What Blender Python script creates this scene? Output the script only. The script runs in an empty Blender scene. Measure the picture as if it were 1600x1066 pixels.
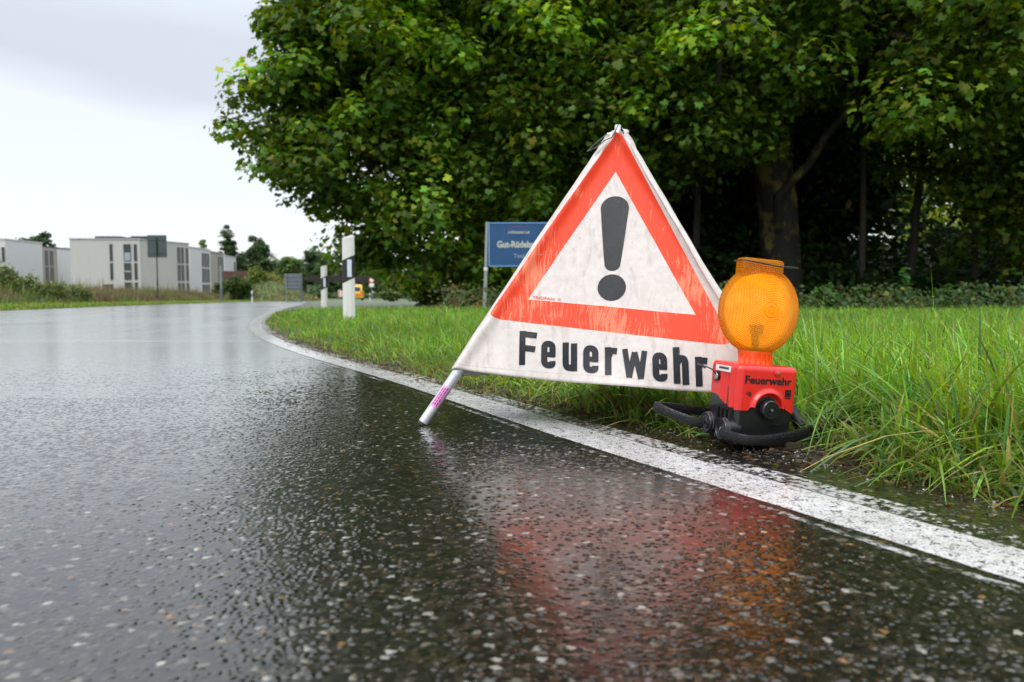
import bpy, math, random
import numpy as np
from mathutils import Vector, Matrix

SC = bpy.context.scene
COL = SC.collection
R_ = math.radians
rng = np.random.default_rng(7)

# ------------------------------------------------------------------ camera
CAM_H = 0.37
FPX = 1150.0                                   # focal length in pixels of the 1600 px photograph
PITCH = math.atan(73 / FPX)
cd = bpy.data.cameras.new('camera')
cam = bpy.data.objects.new('camera', cd); COL.objects.link(cam)
cam.location = (0, 0, CAM_H)
cam.rotation_euler = (math.pi / 2 - PITCH, 0, 0)
cd.sensor_width = 36; cd.lens = 36 * FPX / 1600
cd.clip_start = 0.02; cd.clip_end = 3000
cd.dof.use_dof = True; cd.dof.focus_distance = 1.93; cd.dof.aperture_fstop = 4.5
cd.dof.aperture_blades = 7
SC.camera = cam

# ------------------------------------------------------------------ world and sun
SUN_EL, SUN_AZ = 52, 205                       # high, behind the camera and to the left
w = bpy.data.worlds.new('World'); SC.world = w; w.use_nodes = True
nt = w.node_tree; nt.nodes.clear()
def wn(t, **k):
    n = nt.nodes.new(t)
    for a, v in k.items(): setattr(n, a, v)
    return n
wo = wn('ShaderNodeOutputWorld'); add = wn('ShaderNodeAddShader')
sky = wn('ShaderNodeTexSky', sky_type='NISHITA', sun_disc=False)
sky.sun_elevation = R_(SUN_EL); sky.sun_rotation = R_(SUN_AZ)
b1 = wn('ShaderNodeBackground'); b1.inputs[1].default_value = 0.05
nt.links.new(sky.outputs[0], b1.inputs[0])
tc = wn('ShaderNodeTexCoord'); sep = wn('ShaderNodeSeparateXYZ'); nt.links.new(tc.outputs['Generated'], sep.inputs[0])
# overcast deck: bright near the horizon, a grey bank above it, brighter overhead
mp = wn('ShaderNodeMapping'); mp.inputs['Scale'].default_value = (1.3, 1.3, 5.0); mp.inputs['Location'].default_value = (0.35, 0.1, 0.0)
nt.links.new(tc.outputs['Generated'], mp.inputs[0])
nz = wn('ShaderNodeTexNoise'); nz.inputs['Scale'].default_value = 1.6; nz.inputs['Detail'].default_value = 5; nz.inputs['Roughness'].default_value = .5
nt.links.new(mp.outputs[0], nz.inputs['Vector'])
mz = wn('ShaderNodeMath', operation='MULTIPLY_ADD'); mz.inputs[1].default_value = 0.16; nt.links.new(nz.outputs[0], mz.inputs[0])
nt.links.new(sep.outputs[2], mz.inputs[2])
cr = wn('ShaderNodeValToRGB'); nt.links.new(mz.outputs[0], cr.inputs[0])
els = cr.color_ramp.elements
els[0].position = 0.0; els[0].color = (.78, .79, .80, 1)
els[1].position = 1.0; els[1].color = (2.0, 2.05, 2.15, 1)
for p, c in ((.13, (.82, .83, .84)), (.285, (.87, .88, .89)), (.325, (.66, .672, .695)), (.385, (.69, .705, .73)), (.43, (.80, .83, .87)), (.52, (1.15, 1.18, 1.23)), (.72, (1.65, 1.68, 1.74))):
    e = els.new(p); e.color = (*c, 1)
b2 = wn('ShaderNodeBackground'); b2.inputs[1].default_value = 0.92
nt.links.new(cr.outputs[0], b2.inputs[0])
nt.links.new(b1.outputs[0], add.inputs[0]); nt.links.new(b2.outputs[0], add.inputs[1]); nt.links.new(add.outputs[0], wo.inputs[0])

sd = bpy.data.lights.new('sun', 'SUN'); sd.energy = 1.5; sd.angle = R_(28); sd.color = (1, .97, .93)
sun = bpy.data.objects.new('sun', sd); COL.objects.link(sun)
az = R_(SUN_AZ); el = R_(SUN_EL)
sdir = Vector((math.sin(az) * math.cos(el), math.cos(az) * math.cos(el), math.sin(el)))
sun.rotation_euler = (-sdir).to_track_quat('-Z', 'Y').to_euler()
sun.location = (0, 0, 30)

SC.view_settings.view_transform = 'Standard'; SC.view_settings.look = 'None'
SC.view_settings.gamma = 1; SC.view_settings.exposure = 0.0
SC.render.engine = 'CYCLES'
SC.cycles.use_denoising = True
SC.cycles.max_bounces = 8; SC.cycles.transparent_max_bounces = 12
SC.cycles.diffuse_bounces = 3; SC.cycles.glossy_bounces = 4; SC.cycles.transmission_bounces = 8
SC.cycles.caustics_reflective = False; SC.cycles.caustics_refractive = False
SC.cycles.sample_clamp_indirect = 6

HAZE = 0.0

# ------------------------------------------------------------------ helpers: material graphs
class G:
    def __init__(s, name):
        s.m = bpy.data.materials.new(name); s.m.use_nodes = True
        s.t = s.m.node_tree; s.t.nodes.clear()
        s.out = s.n('ShaderNodeOutputMaterial')
    def n(s, typ, ins=None, **k):
        nd = s.t.nodes.new(typ)
        for a, v in k.items(): setattr(nd, a, v)
        for a, v in (ins or {}).items(): s.set(nd.inputs[a], v)
        return nd
    def set(s, sock, v):
        if isinstance(v, bpy.types.NodeSocket): s.t.links.new(v, sock)
        elif isinstance(v, bpy.types.Node): s.t.links.new(v.outputs[0], sock)
        elif isinstance(v, (tuple, list)) and sock.type == 'RGBA': sock.default_value = (*v[:3], 1)
        else: sock.default_value = v
    def math(s, op, a, b=0.0, c=None, clamp=False):
        nd = s.n('ShaderNodeMath', operation=op, use_clamp=clamp)
        s.set(nd.inputs[0], a); s.set(nd.inputs[1], b)
        if c is not None: s.set(nd.inputs[2], c)
        return nd.outputs[0]
    def mix(s, f, a, b):
        nd = s.n('ShaderNodeMix', data_type='RGBA')
        s.set(nd.inputs[0], f); s.set(nd.inputs[6], a); s.set(nd.inputs[7], b)
        return nd.outputs[2]
    def mixf(s, f, a, b):
        nd = s.n('ShaderNodeMix', data_type='FLOAT')
        s.set(nd.inputs[0], f); s.set(nd.inputs[2], a); s.set(nd.inputs[3], b)
        return nd.outputs[0]
    def ramp(s, f, stops, interp='LINEAR'):
        nd = s.n('ShaderNodeValToRGB', {0: f}); e = nd.color_ramp.elements; nd.color_ramp.interpolation = interp
        e[0].position = stops[0][0]; e[0].color = (*stops[0][1], 1) if isinstance(stops[0][1], tuple) else (stops[0][1],) * 3 + (1,)
        e[1].position = stops[-1][0]; e[1].color = (*stops[-1][1], 1) if isinstance(stops[-1][1], tuple) else (stops[-1][1],) * 3 + (1,)
        for p, c in stops[1:-1]:
            x = e.new(p); x.color = (*c, 1) if isinstance(c, tuple) else (c, c, c, 1)
        return nd.outputs[0]
    def noise(s, scale, detail=3, rough=.5, vec=None, dist=0.0):
        i = {'Scale': scale, 'Detail': detail, 'Roughness': rough, 'Distortion': dist}
        if vec is not None: i['Vector'] = vec
        return s.n('ShaderNodeTexNoise', i).outputs[0]
    def obj(s): return s.n('ShaderNodeTexCoord').outputs['Object']
    def uv(s): return s.n('ShaderNodeTexCoord').outputs['UV']
    def mapv(s, v, scale=(1, 1, 1), rot=(0, 0, 0), loc=(0, 0, 0)):
        return s.n('ShaderNodeMapping', {'Vector': v, 'Scale': scale, 'Rotation': rot, 'Location': loc}).outputs[0]
    def bump(s, h, strength=.5, dist=.01, normal=None):
        i = {'Height': h, 'Strength': strength, 'Distance': dist}
        if normal is not None: i['Normal'] = normal
        return s.n('ShaderNodeBump', i).outputs[0]
    def bsdf(s, **k):
        nd = s.n('ShaderNodeBsdfPrincipled')
        for a, v in k.items(): s.set(nd.inputs[a.replace('_', ' ')], v)
        return nd.outputs[0]
    def done(s, sh):
        s.t.links.new(sh, s.out.inputs[0]); return s.m

def simple(name, col, rough=.5, metal=0.0, var=.12, scale=30, bumpd=0.0, coat=0.0, spec=.5):
    g = G(name); o = g.obj()
    n = g.noise(scale, 4, .6, o)
    c = g.mix(n, tuple(x * (1 - var) for x in col), tuple(min(1, x * (1 + var)) for x in col))
    k = dict(Base_Color=c, Roughness=g.mixf(n, max(0.02, rough - .07), min(1, rough + .07)), Metallic=metal, Coat_Weight=coat, Coat_Roughness=.08, Specular_IOR_Level=spec)
    if bumpd: k['Normal'] = g.bump(g.noise(scale * 3, 3, .6, o), .5, bumpd)
    return g.done(g.bsdf(**k))

# ------------------------------------------------------------------ helpers: meshes and objects
def link(o, parent=None):
    COL.objects.link(o)
    if parent is not None: o.parent = parent
    return o
def tag(o, label=None, cat=None, group=None, kind=None):
    if label: o['label'] = label
    if cat: o['category'] = cat
    if group: o['group'] = group
    if kind: o['kind'] = kind
    return o
def empty(name, loc=(0, 0, 0), rz=0.0, rot=None):
    o = bpy.data.objects.new(name, None); o.empty_display_size = .1
    o.location = loc; o.rotation_euler = rot if rot else (0, 0, rz)
    return link(o)
def mesh_np(name, V, F, mat, parent=None, col=None, uv=None, smooth=False):
    """V (n,3) array; F list of arrays, each (m,k)."""
    V = np.asarray(V, dtype=np.float32)
    me = bpy.data.meshes.new(name)
    Fs = [np.asarray(f, dtype=np.int32) for f in (F if isinstance(F, list) else [F]) if len(f)]
    me.vertices.add(len(V)); me.vertices.foreach_set('co', V.ravel())
    tot = sum(f.size for f in Fs); nf = sum(len(f) for f in Fs)
    me.loops.add(tot); me.polygons.add(nf)
    me.loops.foreach_set('vertex_index', np.concatenate([f.ravel() for f in Fs]))
    ls = np.concatenate([np.full(len(f), f.shape[1], dtype=np.int32) for f in Fs])
    me.polygons.foreach_set('loop_start', np.concatenate([[0], np.cumsum(ls)[:-1]]).astype(np.int32))
    if smooth: me.polygons.foreach_set('use_smooth', np.ones(nf, dtype=bool))
    me.update(calc_edges=True)
    if col is not None:
        a = me.color_attributes.new('Col', 'FLOAT_COLOR', 'POINT')
        c = np.ones((len(V), 4), dtype=np.float32); c[:, :3] = col
        a.data.foreach_set('color', c.ravel())
    if uv is not None:
        u = me.uv_layers.new(name='UVMap'); idx = np.empty(tot, dtype=np.int32); me.loops.foreach_get('vertex_index', idx)
        u.data.foreach_set('uv', np.asarray(uv, dtype=np.float32)[idx].ravel())
    if mat: me.materials.append(mat)
    return link(bpy.data.objects.new(name, me), parent)

class MB:
    def __init__(s): s.v = []; s.f = []
    def add(s, vs, fs):
        b = len(s.v); s.v += [tuple(map(float, v)) for v in vs]; s.f += [tuple(i + b for i in f) for f in fs]; return s
    def box(s, lo, hi, M=None):
        x0, y0, z0 = lo; x1, y1, z1 = hi
        vs = [Vector(p) for p in ((x0,y0,z0),(x1,y0,z0),(x1,y1,z0),(x0,y1,z0),(x0,y0,z1),(x1,y0,z1),(x1,y1,z1),(x0,y1,z1))]
        if M: vs = [M @ v for v in vs]
        return s.add(vs, [(0,3,2,1),(4,5,6,7),(0,1,5,4),(1,2,6,5),(2,3,7,6),(3,0,4,7)])
    def tube(s, pts, rad, n=10, cap=True, sq=None):
        """sweep along pts; sq=(half width, half height) makes a flat bar instead of a round one."""
        P = [Vector(p) for p in pts]; m = len(P)
        rs = rad if isinstance(rad, (list, tuple, np.ndarray)) else [rad] * m
        T = [((P[min(i + 1, m - 1)] - P[max(i - 1, 0)]).normalized()) for i in range(m)]
        ref = Vector((0, 0, 1)) if abs(T[0].z) < .9 else Vector((0, 1, 0))
        vs = []; 
        A = None
        for i in range(m):
            if A is None: A = T[i].cross(ref).normalized()
            else: A = (A - T[i] * A.dot(T[i])).normalized()
            B = A.cross(T[i]).normalized()
            if sq:
                w_, h_ = sq; c = .3
                ring = [(w_, h_ * (1 - c)), (w_ * (1 - c), h_), (-w_ * (1 - c), h_), (-w_, h_ * (1 - c)), (-w_, -h_ * (1 - c)), (-w_ * (1 - c), -h_), (w_ * (1 - c), -h_), (w_, -h_ * (1 - c))]
                vs += [P[i] + A * a * rs[i] + B * b * rs[i] for a, b in ring]
            else:
                vs += [P[i] + (A * math.cos(2 * math.pi * k / n) + B * math.sin(2 * math.pi * k / n)) * rs[i] for k in range(n)]
        if sq: n = 8
        fs = [(i * n + k, i * n + (k + 1) % n, (i + 1) * n + (k + 1) % n, (i + 1) * n + k) for i in range(m - 1) for k in range(n)]
        if cap: fs += [tuple(range(n - 1, -1, -1)), tuple((m - 1) * n + k for k in range(n))]
        return s.add(vs, fs)
    def lathe(s, prof, n=32, M=None, cap=True):
        """prof: (radius, height) pairs about local z."""
        vs = [Vector((r * math.cos(2 * math.pi * k / n), r * math.sin(2 * math.pi * k / n), z)) for r, z in prof for k in range(n)]
        if M: vs = [M @ v for v in vs]
        m = len(prof)
        fs = [(i * n + k, i * n + (k + 1) % n, (i + 1) * n + (k + 1) % n, (i + 1) * n + k) for i in range(m - 1) for k in range(n)]
        if cap: fs += [tuple(range(n - 1, -1, -1)), tuple((m - 1) * n + k for k in range(n))]
        return s.add(vs, fs)
    def build(s, name, mat, parent=None, smooth=False, bevel=0.0, seg=2, auto=True):
        me = bpy.data.meshes.new(name); me.from_pydata(s.v, [], s.f); me.update()
        if mat: me.materials.append(mat)
        if smooth:
            me.polygons.foreach_set('use_smooth', np.ones(len(me.polygons), dtype=bool))
            if auto:
                try: me.set_sharp_from_angle(angle=R_(38))
                except Exception: pass
        o = link(bpy.data.objects.new(name, me), parent)
        if bevel:
            b = o.modifiers.new('bevel', 'BEVEL'); b.width = bevel; b.segments = seg; b.limit_method = 'ANGLE'; b.angle_limit = R_(35)
        return o

def text_mesh(body, size=1.0, bold=0.0, sx=1.0, res=3):
    """plain filled lettering as (verts, tris) in the xy plane, left aligned on the baseline"""
    cu = bpy.data.curves.new('t', 'FONT'); cu.body = body; cu.size = size; cu.offset = bold; cu.resolution_u = res
    o = bpy.data.objects.new('t', cu); COL.objects.link(o)
    dg = bpy.context.evaluated_depsgraph_get()
    me = bpy.data.meshes.new_from_object(o.evaluated_get(dg))
    V = np.array([v.co[:] for v in me.vertices]) if len(me.vertices) else np.zeros((0, 3))
    F = [tuple(p.vertices) for p in me.polygons]
    bpy.data.objects.remove(o); bpy.data.curves.remove(cu); bpy.data.meshes.remove(me)
    if len(V): V[:, 0] *= sx
    return V, F

def smoothstep(x): x = np.clip(x, 0, 1); return x * x * (3 - 2 * x)
_ng = np.random.default_rng(3).random((256, 256))
def vnoise(x, y):
    x = np.asarray(x, float); y = np.asarray(y, float)
    xi = np.floor(x).astype(int); yi = np.floor(y).astype(int); fx = smoothstep(x - xi); fy = smoothstep(y - yi)
    a = _ng[xi % 256, yi % 256]; b = _ng[(xi + 1) % 256, yi % 256]; c = _ng[xi % 256, (yi + 1) % 256]; d = _ng[(xi + 1) % 256, (yi + 1) % 256]
    return (a * (1 - fx) + b * fx) * (1 - fy) + (c * (1 - fx) + d * fx) * fy

# ------------------------------------------------------------------ road geometry (metres; y is away from the camera)
def hermite(pts, ys):
    P = np.array(pts, float); y = P[:, 0]; x = P[:, 1]
    m = np.gradient(x, y)
    i = np.clip(np.searchsorted(y, ys) - 1, 0, len(y) - 2); h = y[i + 1] - y[i]; t = (ys - y[i]) / h
    t = np.clip(t, -5, 5); tt = np.clip(t, 0, 1)
    r = (2*tt**3-3*tt**2+1)*x[i] + (tt**3-2*tt**2+tt)*h*m[i] + (-2*tt**3+3*tt**2)*x[i+1] + (tt**3-tt**2)*h*m[i+1]
    return r + (t - tt) * h * m[np.where(t > 1, i + 1, i)]
NEAR = [(-12, 6.6), (-4, 3.0), (0, 1.15), (.915, .652), (1.81, .159), (3.04, -.478), (4.62, -1.36), (6.55, -2.28), (9.2, -3.28), (12, -4.15), (15.5, -5.15), (22.7, -7.1), (35, -10.2), (50, -14.2), (67, -18.7), (95, -26), (150, -40)]
FAR = [(-12, -4.5), (0, -7.2), (10, -9.9), (17, -11.8), (30, -15.3), (42, -18.0), (55, -21.2), (70, -24.6), (95, -31), (150, -45.5)]
def x_near(y): return hermite(NEAR, np.asarray(y, float))
def x_far(y): return hermite(FAR, np.asarray(y, float))
def nrm_near(y):
    s = (x_near(np.asarray(y) + .05) - x_near(np.asarray(y) - .05)) / .1
    L = np.sqrt(1 + s * s); return np.stack([1 / L, -s / L], -1)          # points to the verge
def soil_off(y): return np.interp(y, [-5, .9, 1.3, 2.0, 2.5, 3, 5, 9, 20], [.42, .41, .38, .30, .27, .19, .21, .17, .17])
def drop(y): y = np.asarray(y, float); return -.006 * np.where(y > 12, y - 12 + 2 * (np.exp(-(np.maximum(y - 12, 0)) / 2) - 1), 0) * (y < 120) - .006 * 106 * (y >= 120)
def d_near(x, y):
    """signed distance from the road-side border of the edge line, positive towards the verge"""
    s = (x_near(np.asarray(y) + .05) - x_near(np.asarray(y) - .05)) / .1
    return (x - x_near(y)) / np.sqrt(1 + s * s)
def ground_z(x, y):
    x = np.asarray(x, float); y = np.asarray(y, float)
    d = d_near(x, y) - soil_off(y); dl = x_far(y) - x
    n1 = vnoise(x * 9, y * 9); n2 = vnoise(x * 31 + 7, y * 31); n3 = vnoise(x * 1.3, y * 1.3)
    z = -.03 + smoothstep((d + .05) / .12) * (.028 + .012 * n1 + .008 * n2) + smoothstep((d - .05) / .9) * (.03 + .035 * n3 * smoothstep(d / 2))
    zl = -.03 + smoothstep((dl + .05) / .3) * .045 + smoothstep(dl / 6) * .1 * n3
    z = np.where(dl > -1.0, zl, z)
    return z + drop(y)

# asphalt relief: packed stones with water standing between them
_h = np.random.default_rng(12).random((512, 512, 6)).astype(np.float32)
def stones(x, y, s, k=0):
    """packed stones of mean size s: (dome 0..1, per-stone random numbers)"""
    px, py = (x / s).astype(np.float32), (y / s).astype(np.float32); ix, iy = np.floor(px).astype(int), np.floor(py).astype(int)
    f1 = np.full(px.shape, 9., np.float32); f2 = f1.copy(); bi = np.zeros(px.shape, int); bj = bi.copy()
    for dx in (-1, 0, 1):
        for dy in (-1, 0, 1):
            a, b = (ix + dx + 37 * k) & 511, (iy + dy + 91 * k) & 511; r = _h[a, b]
            d = np.hypot(ix + dx + .5 + (r[..., 0] - .5) * .95 - px, iy + dy + .5 + (r[..., 1] - .5) * .95 - py)
            m = d < f1; f2 = np.where(m, f1, np.minimum(f2, d)); f1 = np.where(m, d, f1); bi = np.where(m, a, bi); bj = np.where(m, b, bj)
    return np.clip((f2 - f1) / .55, 0, 1) ** .6, _h[bi, bj]
def relief(x, y):
    d1, r1 = stones(x, y, .0092); d2, r2 = stones(x, y, .0047, 3)
    h = np.maximum(d1 * (.25 + .75 * r1[..., 2]), .55 * d2 * (.3 + .7 * r2[..., 2]) * (r1[..., 2] < .62))
    lv = .26 + .24 * vnoise(x * 3.1, y * 2.2) + .10 * vnoise(x * 17, y * 14) ; e = h - lv
    wet = np.where(e > 0, e, 0) ; h2 = lv + np.sqrt(wet ** 2 + .004) - .063
    big = r1[..., 2] >= .62
    return h2 * .0033, h, lv, np.where((d1 * (.25 + .75 * r1[..., 2])) >= .55 * d2 * (.3 + .7 * r2[..., 2]) * (~big), 1, 0), d1, r1, d2, r2
PAL = np.array([(.014, .014, .013), (.022, .022, .020), (.030, .028, .023), (.042, .042, .038), (.055, .050, .040), (.080, .078, .068), (.11, .10, .08), (.10, .075, .05), (.075, .09, .088), (.17, .165, .15), (.24, .22, .17), (.28, .15, .05), (.40, .39, .35), (.52, .49, .42)])
PCUM = np.cumsum([.17, .17, .14, .13, .10, .08, .06, .04, .03, .03, .018, .008, .008, .004]); PCUM = PCUM / PCUM[-1]
def stone_col(x, y, R):
    h2, h, lv, isbig, d1, r1, d2, r2 = R
    c1 = PAL[np.minimum(13, np.searchsorted(PCUM, r1[..., 3]))] * (.75 + .5 * r1[..., 4:5]); c2 = PAL[np.minimum(11, np.searchsorted(PCUM, r2[..., 3] * .985))] * (.75 + .5 * r2[..., 4:5])
    c = np.where(isbig[..., None] > 0, c1, c2); c = np.where(c.max(-1, keepdims=True) < .14, c * np.array([.42, .38, .32]), c * .70); gap = np.clip(h / .20, 0, 1)[..., None]
    return c * gap + np.array([.007, .007, .006]) * (1 - gap)

# ------------------------------------------------------------------ materials of the setting
def mat_asphalt():
    g = G('wet_asphalt'); o = g.obj()
    v1 = g.n('ShaderNodeTexVoronoi', {'Vector': o, 'Scale': 118.0, 'Randomness': 1.0}, feature='F1')
    v2 = g.n('ShaderNodeTexVoronoi', {'Vector': g.mapv(o, loc=(3.1, 1.7, 0)), 'Scale': 250.0}, feature='F1')
    sepc = g.n('ShaderNodeSeparateColor', {0: v1.outputs['Color']})
    pick, tone, size = sepc.outputs[0], sepc.outputs[1], sepc.outputs[2]
    sep2 = g.n('ShaderNodeSeparateColor', {0: v2.outputs['Color']})
    # stone bodies: radius varies from stone to stone
    rad = g.math('MULTIPLY_ADD', size, .32, .24)
    body = g.math('SUBTRACT', 1.0, g.math('DIVIDE', v1.outputs['Distance'], rad), clamp=True)   # 0 at rim, 1 at centre
    small = g.math('SUBTRACT', 1.0, g.math('DIVIDE', v2.outputs['Distance'], .42), clamp=True)
    scol = g.ramp(pick, [(0, (.012, .012, .012)), (.2, (.022, .022, .021)), (.38, (.04, .041, .038)), (.54, (.07, .072, .065)), (.68, (.11, .105, .085)), (.80, (.20, .19, .16)), (.87, (.09, .11, .11)), (.905, (.20, .12, .055)), (.94, (.40, .19, .05)), (.952, (.32, .31, .28)), (.98, (.50, .49, .44)), (1, (.60, .56, .45))], 'CONSTANT')
    scol2 = g.ramp(sep2.outputs[0], [(0, (.012, .012, .011)), (.6, (.03, .029, .026)), (.86, (.08, .072, .06)), (.95, (.20, .19, .17)), (1, (.3, .27, .2))], 'CONSTANT')
    tar = (.008, .008, .008)
    inside = g.math('GREATER_THAN', body, .02); inside2 = g.math('GREATER_THAN', small, .1)
    c = g.mix(inside2, tar, scol2); c = g.mix(inside, c, scol)
    c = g.mix(g.math('MULTIPLY', g.noise(60, 2, .5, o), .3), c, (.02, .019, .016))
    lane = g.noise(.9, 4, .55, g.mapv(o, scale=(1, .35, 1), rot=(0, 0, .4)))
    hs = g.math('MULTIPLY', g.math('POWER', body, .55), g.math('MULTIPLY_ADD', tone, .6, .4))
    hs2 = g.math('MULTIPLY', g.math('POWER', small, .6), .45)
    h = g.math('MAXIMUM', hs, hs2)
    wl = g.math('MULTIPLY_ADD', g.ramp(lane, [(.3, 0.0), (.7, 1.0)]), .30, .24)
    hw = g.math('SMOOTH_MAX', h, wl, .12)
    h2 = g.math('MULTIPLY_ADD', g.noise(22, 3, .6, g.mapv(o, scale=(1, 1.6, 1))), .8, hw)
    nrm = g.bump(h2, 1.0, .0016); cn = g.bump(h2, .6, .0008)
    rough = .28
    return g.done(g.bsdf(Base_Color=c, Roughness=rough, Normal=nrm, Specular_IOR_Level=.5, IOR=1.45, Coat_Weight=1.0, Coat_Roughness=g.ramp(lane, [(.3, .21), (.7, .15)]), Coat_IOR=1.5, Coat_Normal=cn))

def mat_line():
    """worn road paint; uv.x = metres across, uv.y = metres along"""
    g = G('worn_white_paint'); o = g.obj(); u = g.uv()
    s = g.n('ShaderNodeSeparateXYZ', {0: u}); x = s.outputs[0]; y = s.outputs[1]
    wob = g.math('MULTIPLY_ADD', g.noise(14, 4, .7, o), .012, -.006)
    fine = g.noise(260, 2, .6, o); mid = g.noise(55, 4, .7, g.mapv(o, scale=(1, 1, 1))); big = g.noise(3.0, 3, .6, o)
    xx = g.math('ADD', x, wob)
    def band(a, b, e=.004):
        i = g.math('MULTIPLY_ADD', g.math('SUBTRACT', xx, a), 1 / e, 0, clamp=True)
        j = g.math('MULTIPLY_ADD', g.math('SUBTRACT', b, xx), 1 / e, 0, clamp=True)
        return g.math('MULTIPLY', i, j)
    main = band(.004, .138)
    old1 = g.math('MULTIPLY', band(-.034, -.014), g.ramp(g.math('MULTIPLY_ADD', mid, .6, g.math('MULTIPLY', big, .6)), [(.62, 0.0), (.72, .75)]))
    old2 = g.math('MULTIPLY', band(.138, .205), g.ramp(g.math('MULTIPLY_ADD', mid, .7, g.math('MULTIPLY', big, .4)), [(.53, 0.0), (.60, .85)]))
    vs = g.n('ShaderNodeTexVoronoi', {'Vector': o, 'Scale': 150.0}, feature='F1').outputs['Distance']
    chips = g.ramp(g.math('MULTIPLY_ADD', fine, .5, g.math('MULTIPLY', mid, .55)), [(.42, 0.0), (.50, 1.0)])
    m = g.math('MAXIMUM', g.math('MULTIPLY', main, chips), g.math('MAXIMUM', old1, old2), clamp=True)
    dirt = g.noise(9, 5, .65, o)
    c = g.mix(g.ramp(dirt, [(.35, 0.0), (.70, .75)]), (.82, .82, .81), (.44, .42, .39))
    c = g.mix(g.ramp(fine, [(.35, .5), (.55, 0.0)]), c, (.30, .30, .28))
    h = g.math('MULTIPLY_ADD', g.noise(90, 3, .6, o), 1.0, g.math('MULTIPLY', vs, -1.0))
    p = g.bsdf(Base_Color=c, Roughness=.30, Normal=g.bump(h, .5, .0010), Specular_IOR_Level=.5, Coat_Weight=.6, Coat_Roughness=.08)
    tr = g.n('ShaderNodeBsdfTransparent').outputs[0]
    mx = g.n('ShaderNodeMixShader', {0: m, 1: tr, 2: p}).outputs[0]
    return g.done(mx)

def mat_ground():
    g = G('soil_and_turf'); o = g.obj()
    n = g.noise(45, 5, .7, o); n2 = g.noise(6, 4, .6, o); big = g.noise(.15, 3, .6, o)
    soil = g.mix(n, (.014, .010, .007), (.075, .055, .038))
    turf = g.mix(n2, (.030, .060, .012), (.075, .125, .030))
    turf = g.mix(g.ramp(big, [(.45, 0.0), (.65, .6)]), turf, (.16, .15, .06))
    a = g.n('ShaderNodeVertexColor', layer_name='Col').outputs[0]
    f = g.n('ShaderNodeSeparateColor', {0: a}).outputs[0]
    c = g.mix(f, soil, turf)
    return g.done(g.bsdf(Base_Color=c, Roughness=.5, Normal=g.bump(n, .8, .012), Specular_IOR_Level=.4))

def mat_foliage(name, trans=.35, rough=.42, spec=.5, sat=1.0):
    g = G(name)
    c = g.n('ShaderNodeVertexColor', layer_name='Col').outputs[0]
    p = g.bsdf(Base_Color=c, Roughness=rough, Specular_IOR_Level=spec)
    c2 = g.n('ShaderNodeHueSaturation', {'Hue': .485, 'Saturation': 1.15, 'Value': 1.5, 'Color': c}).outputs[0]
    t = g.n('ShaderNodeBsdfTranslucent', {0: c2}).outputs[0]
    return g.done(g.n('ShaderNodeMixShader', {0: trans, 1: p, 2: t}).outputs[0])

def mat_bark(name, moss=.3, c1=(.025, .02, .015), c2=(.085, .07, .055), mc=(.13, .12, .02)):
    g = G(name); o = g.obj()
    n = g.noise(7, 6, .7, g.mapv(o, scale=(3, 3, .7))); m = g.noise(1.6, 4, .6, o)
    c = g.mix(n, c1, c2)
    c = g.mix(g.ramp(m, [(.62 - moss * .3, 0.0), (.70 - moss * .2, .8)]), c, mc)
    return g.done(g.bsdf(Base_Color=c, Roughness=.75, Normal=g.bump(n, .9, .04)))

def mat_asphalt_near():
    g = G('wet_asphalt_stones'); o = g.obj()
    c = g.n('ShaderNodeVertexColor', layer_name='Col').outputs[0]
    n = g.noise(420, 3, .6, o); c = g.mix(g.math('MULTIPLY', n, .35), c, (.012, .011, .010))
    rip = g.noise(75, 3, .6, o)
    nb = g.bump(n, .35, .0006); nc = g.bump(g.math('MULTIPLY_ADD', rip, 1.0, g.math('MULTIPLY', n, .25)), .35, .0010)
    return g.done(g.bsdf(Base_Color=c, Roughness=.30, Normal=nb, Specular_IOR_Level=g.ramp(g.math('MULTIPLY', g.n('ShaderNodeSeparateXYZ', {0: o}).outputs[1], .1), [(.30, .12), (.58, .50)]), Coat_Weight=1.0, Coat_Roughness=g.ramp(g.math('MULTIPLY', g.n('ShaderNodeSeparateXYZ', {0: o}).outputs[1], .1), [(.26, .030), (.58, .17)]), Coat_IOR=1.52, Coat_Normal=nc))
M_ASPHN = mat_asphalt_near()
M_ASPH = mat_asphalt(); M_LINE = mat_line(); M_GND = mat_ground()
M_LEAF = mat_foliage('maple_leaf', .42, .5, .28); M_WOODLEAF = mat_foliage('woodland_leaf', .3, .5, .3)
M_GRASS = mat_foliage('wet_grass', .38, .30, .5); M_FARLEAF = mat_foliage('far_leaf', .25, .6, .2)
M_BARK = mat_bark('mossy_bark', .36, (.006, .005, .004), (.022, .018, .013), (.20, .16, .02)); M_BARK2 = mat_bark('dark_bark', .1)

# ------------------------------------------------------------------ ground, roads, markings
def grid_mesh(name, X, Y, Z, mat, **k):
    ny, nx = X.shape
    i = np.arange(ny * nx).reshape(ny, nx)
    F = np.stack([i[:-1, :-1], i[:-1, 1:], i[1:, 1:], i[1:, :-1]], -1).reshape(-1, 4)
    return mesh_np(name, np.stack([X, Y, Z], -1).reshape(-1, 3), F, mat, **k)

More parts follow.
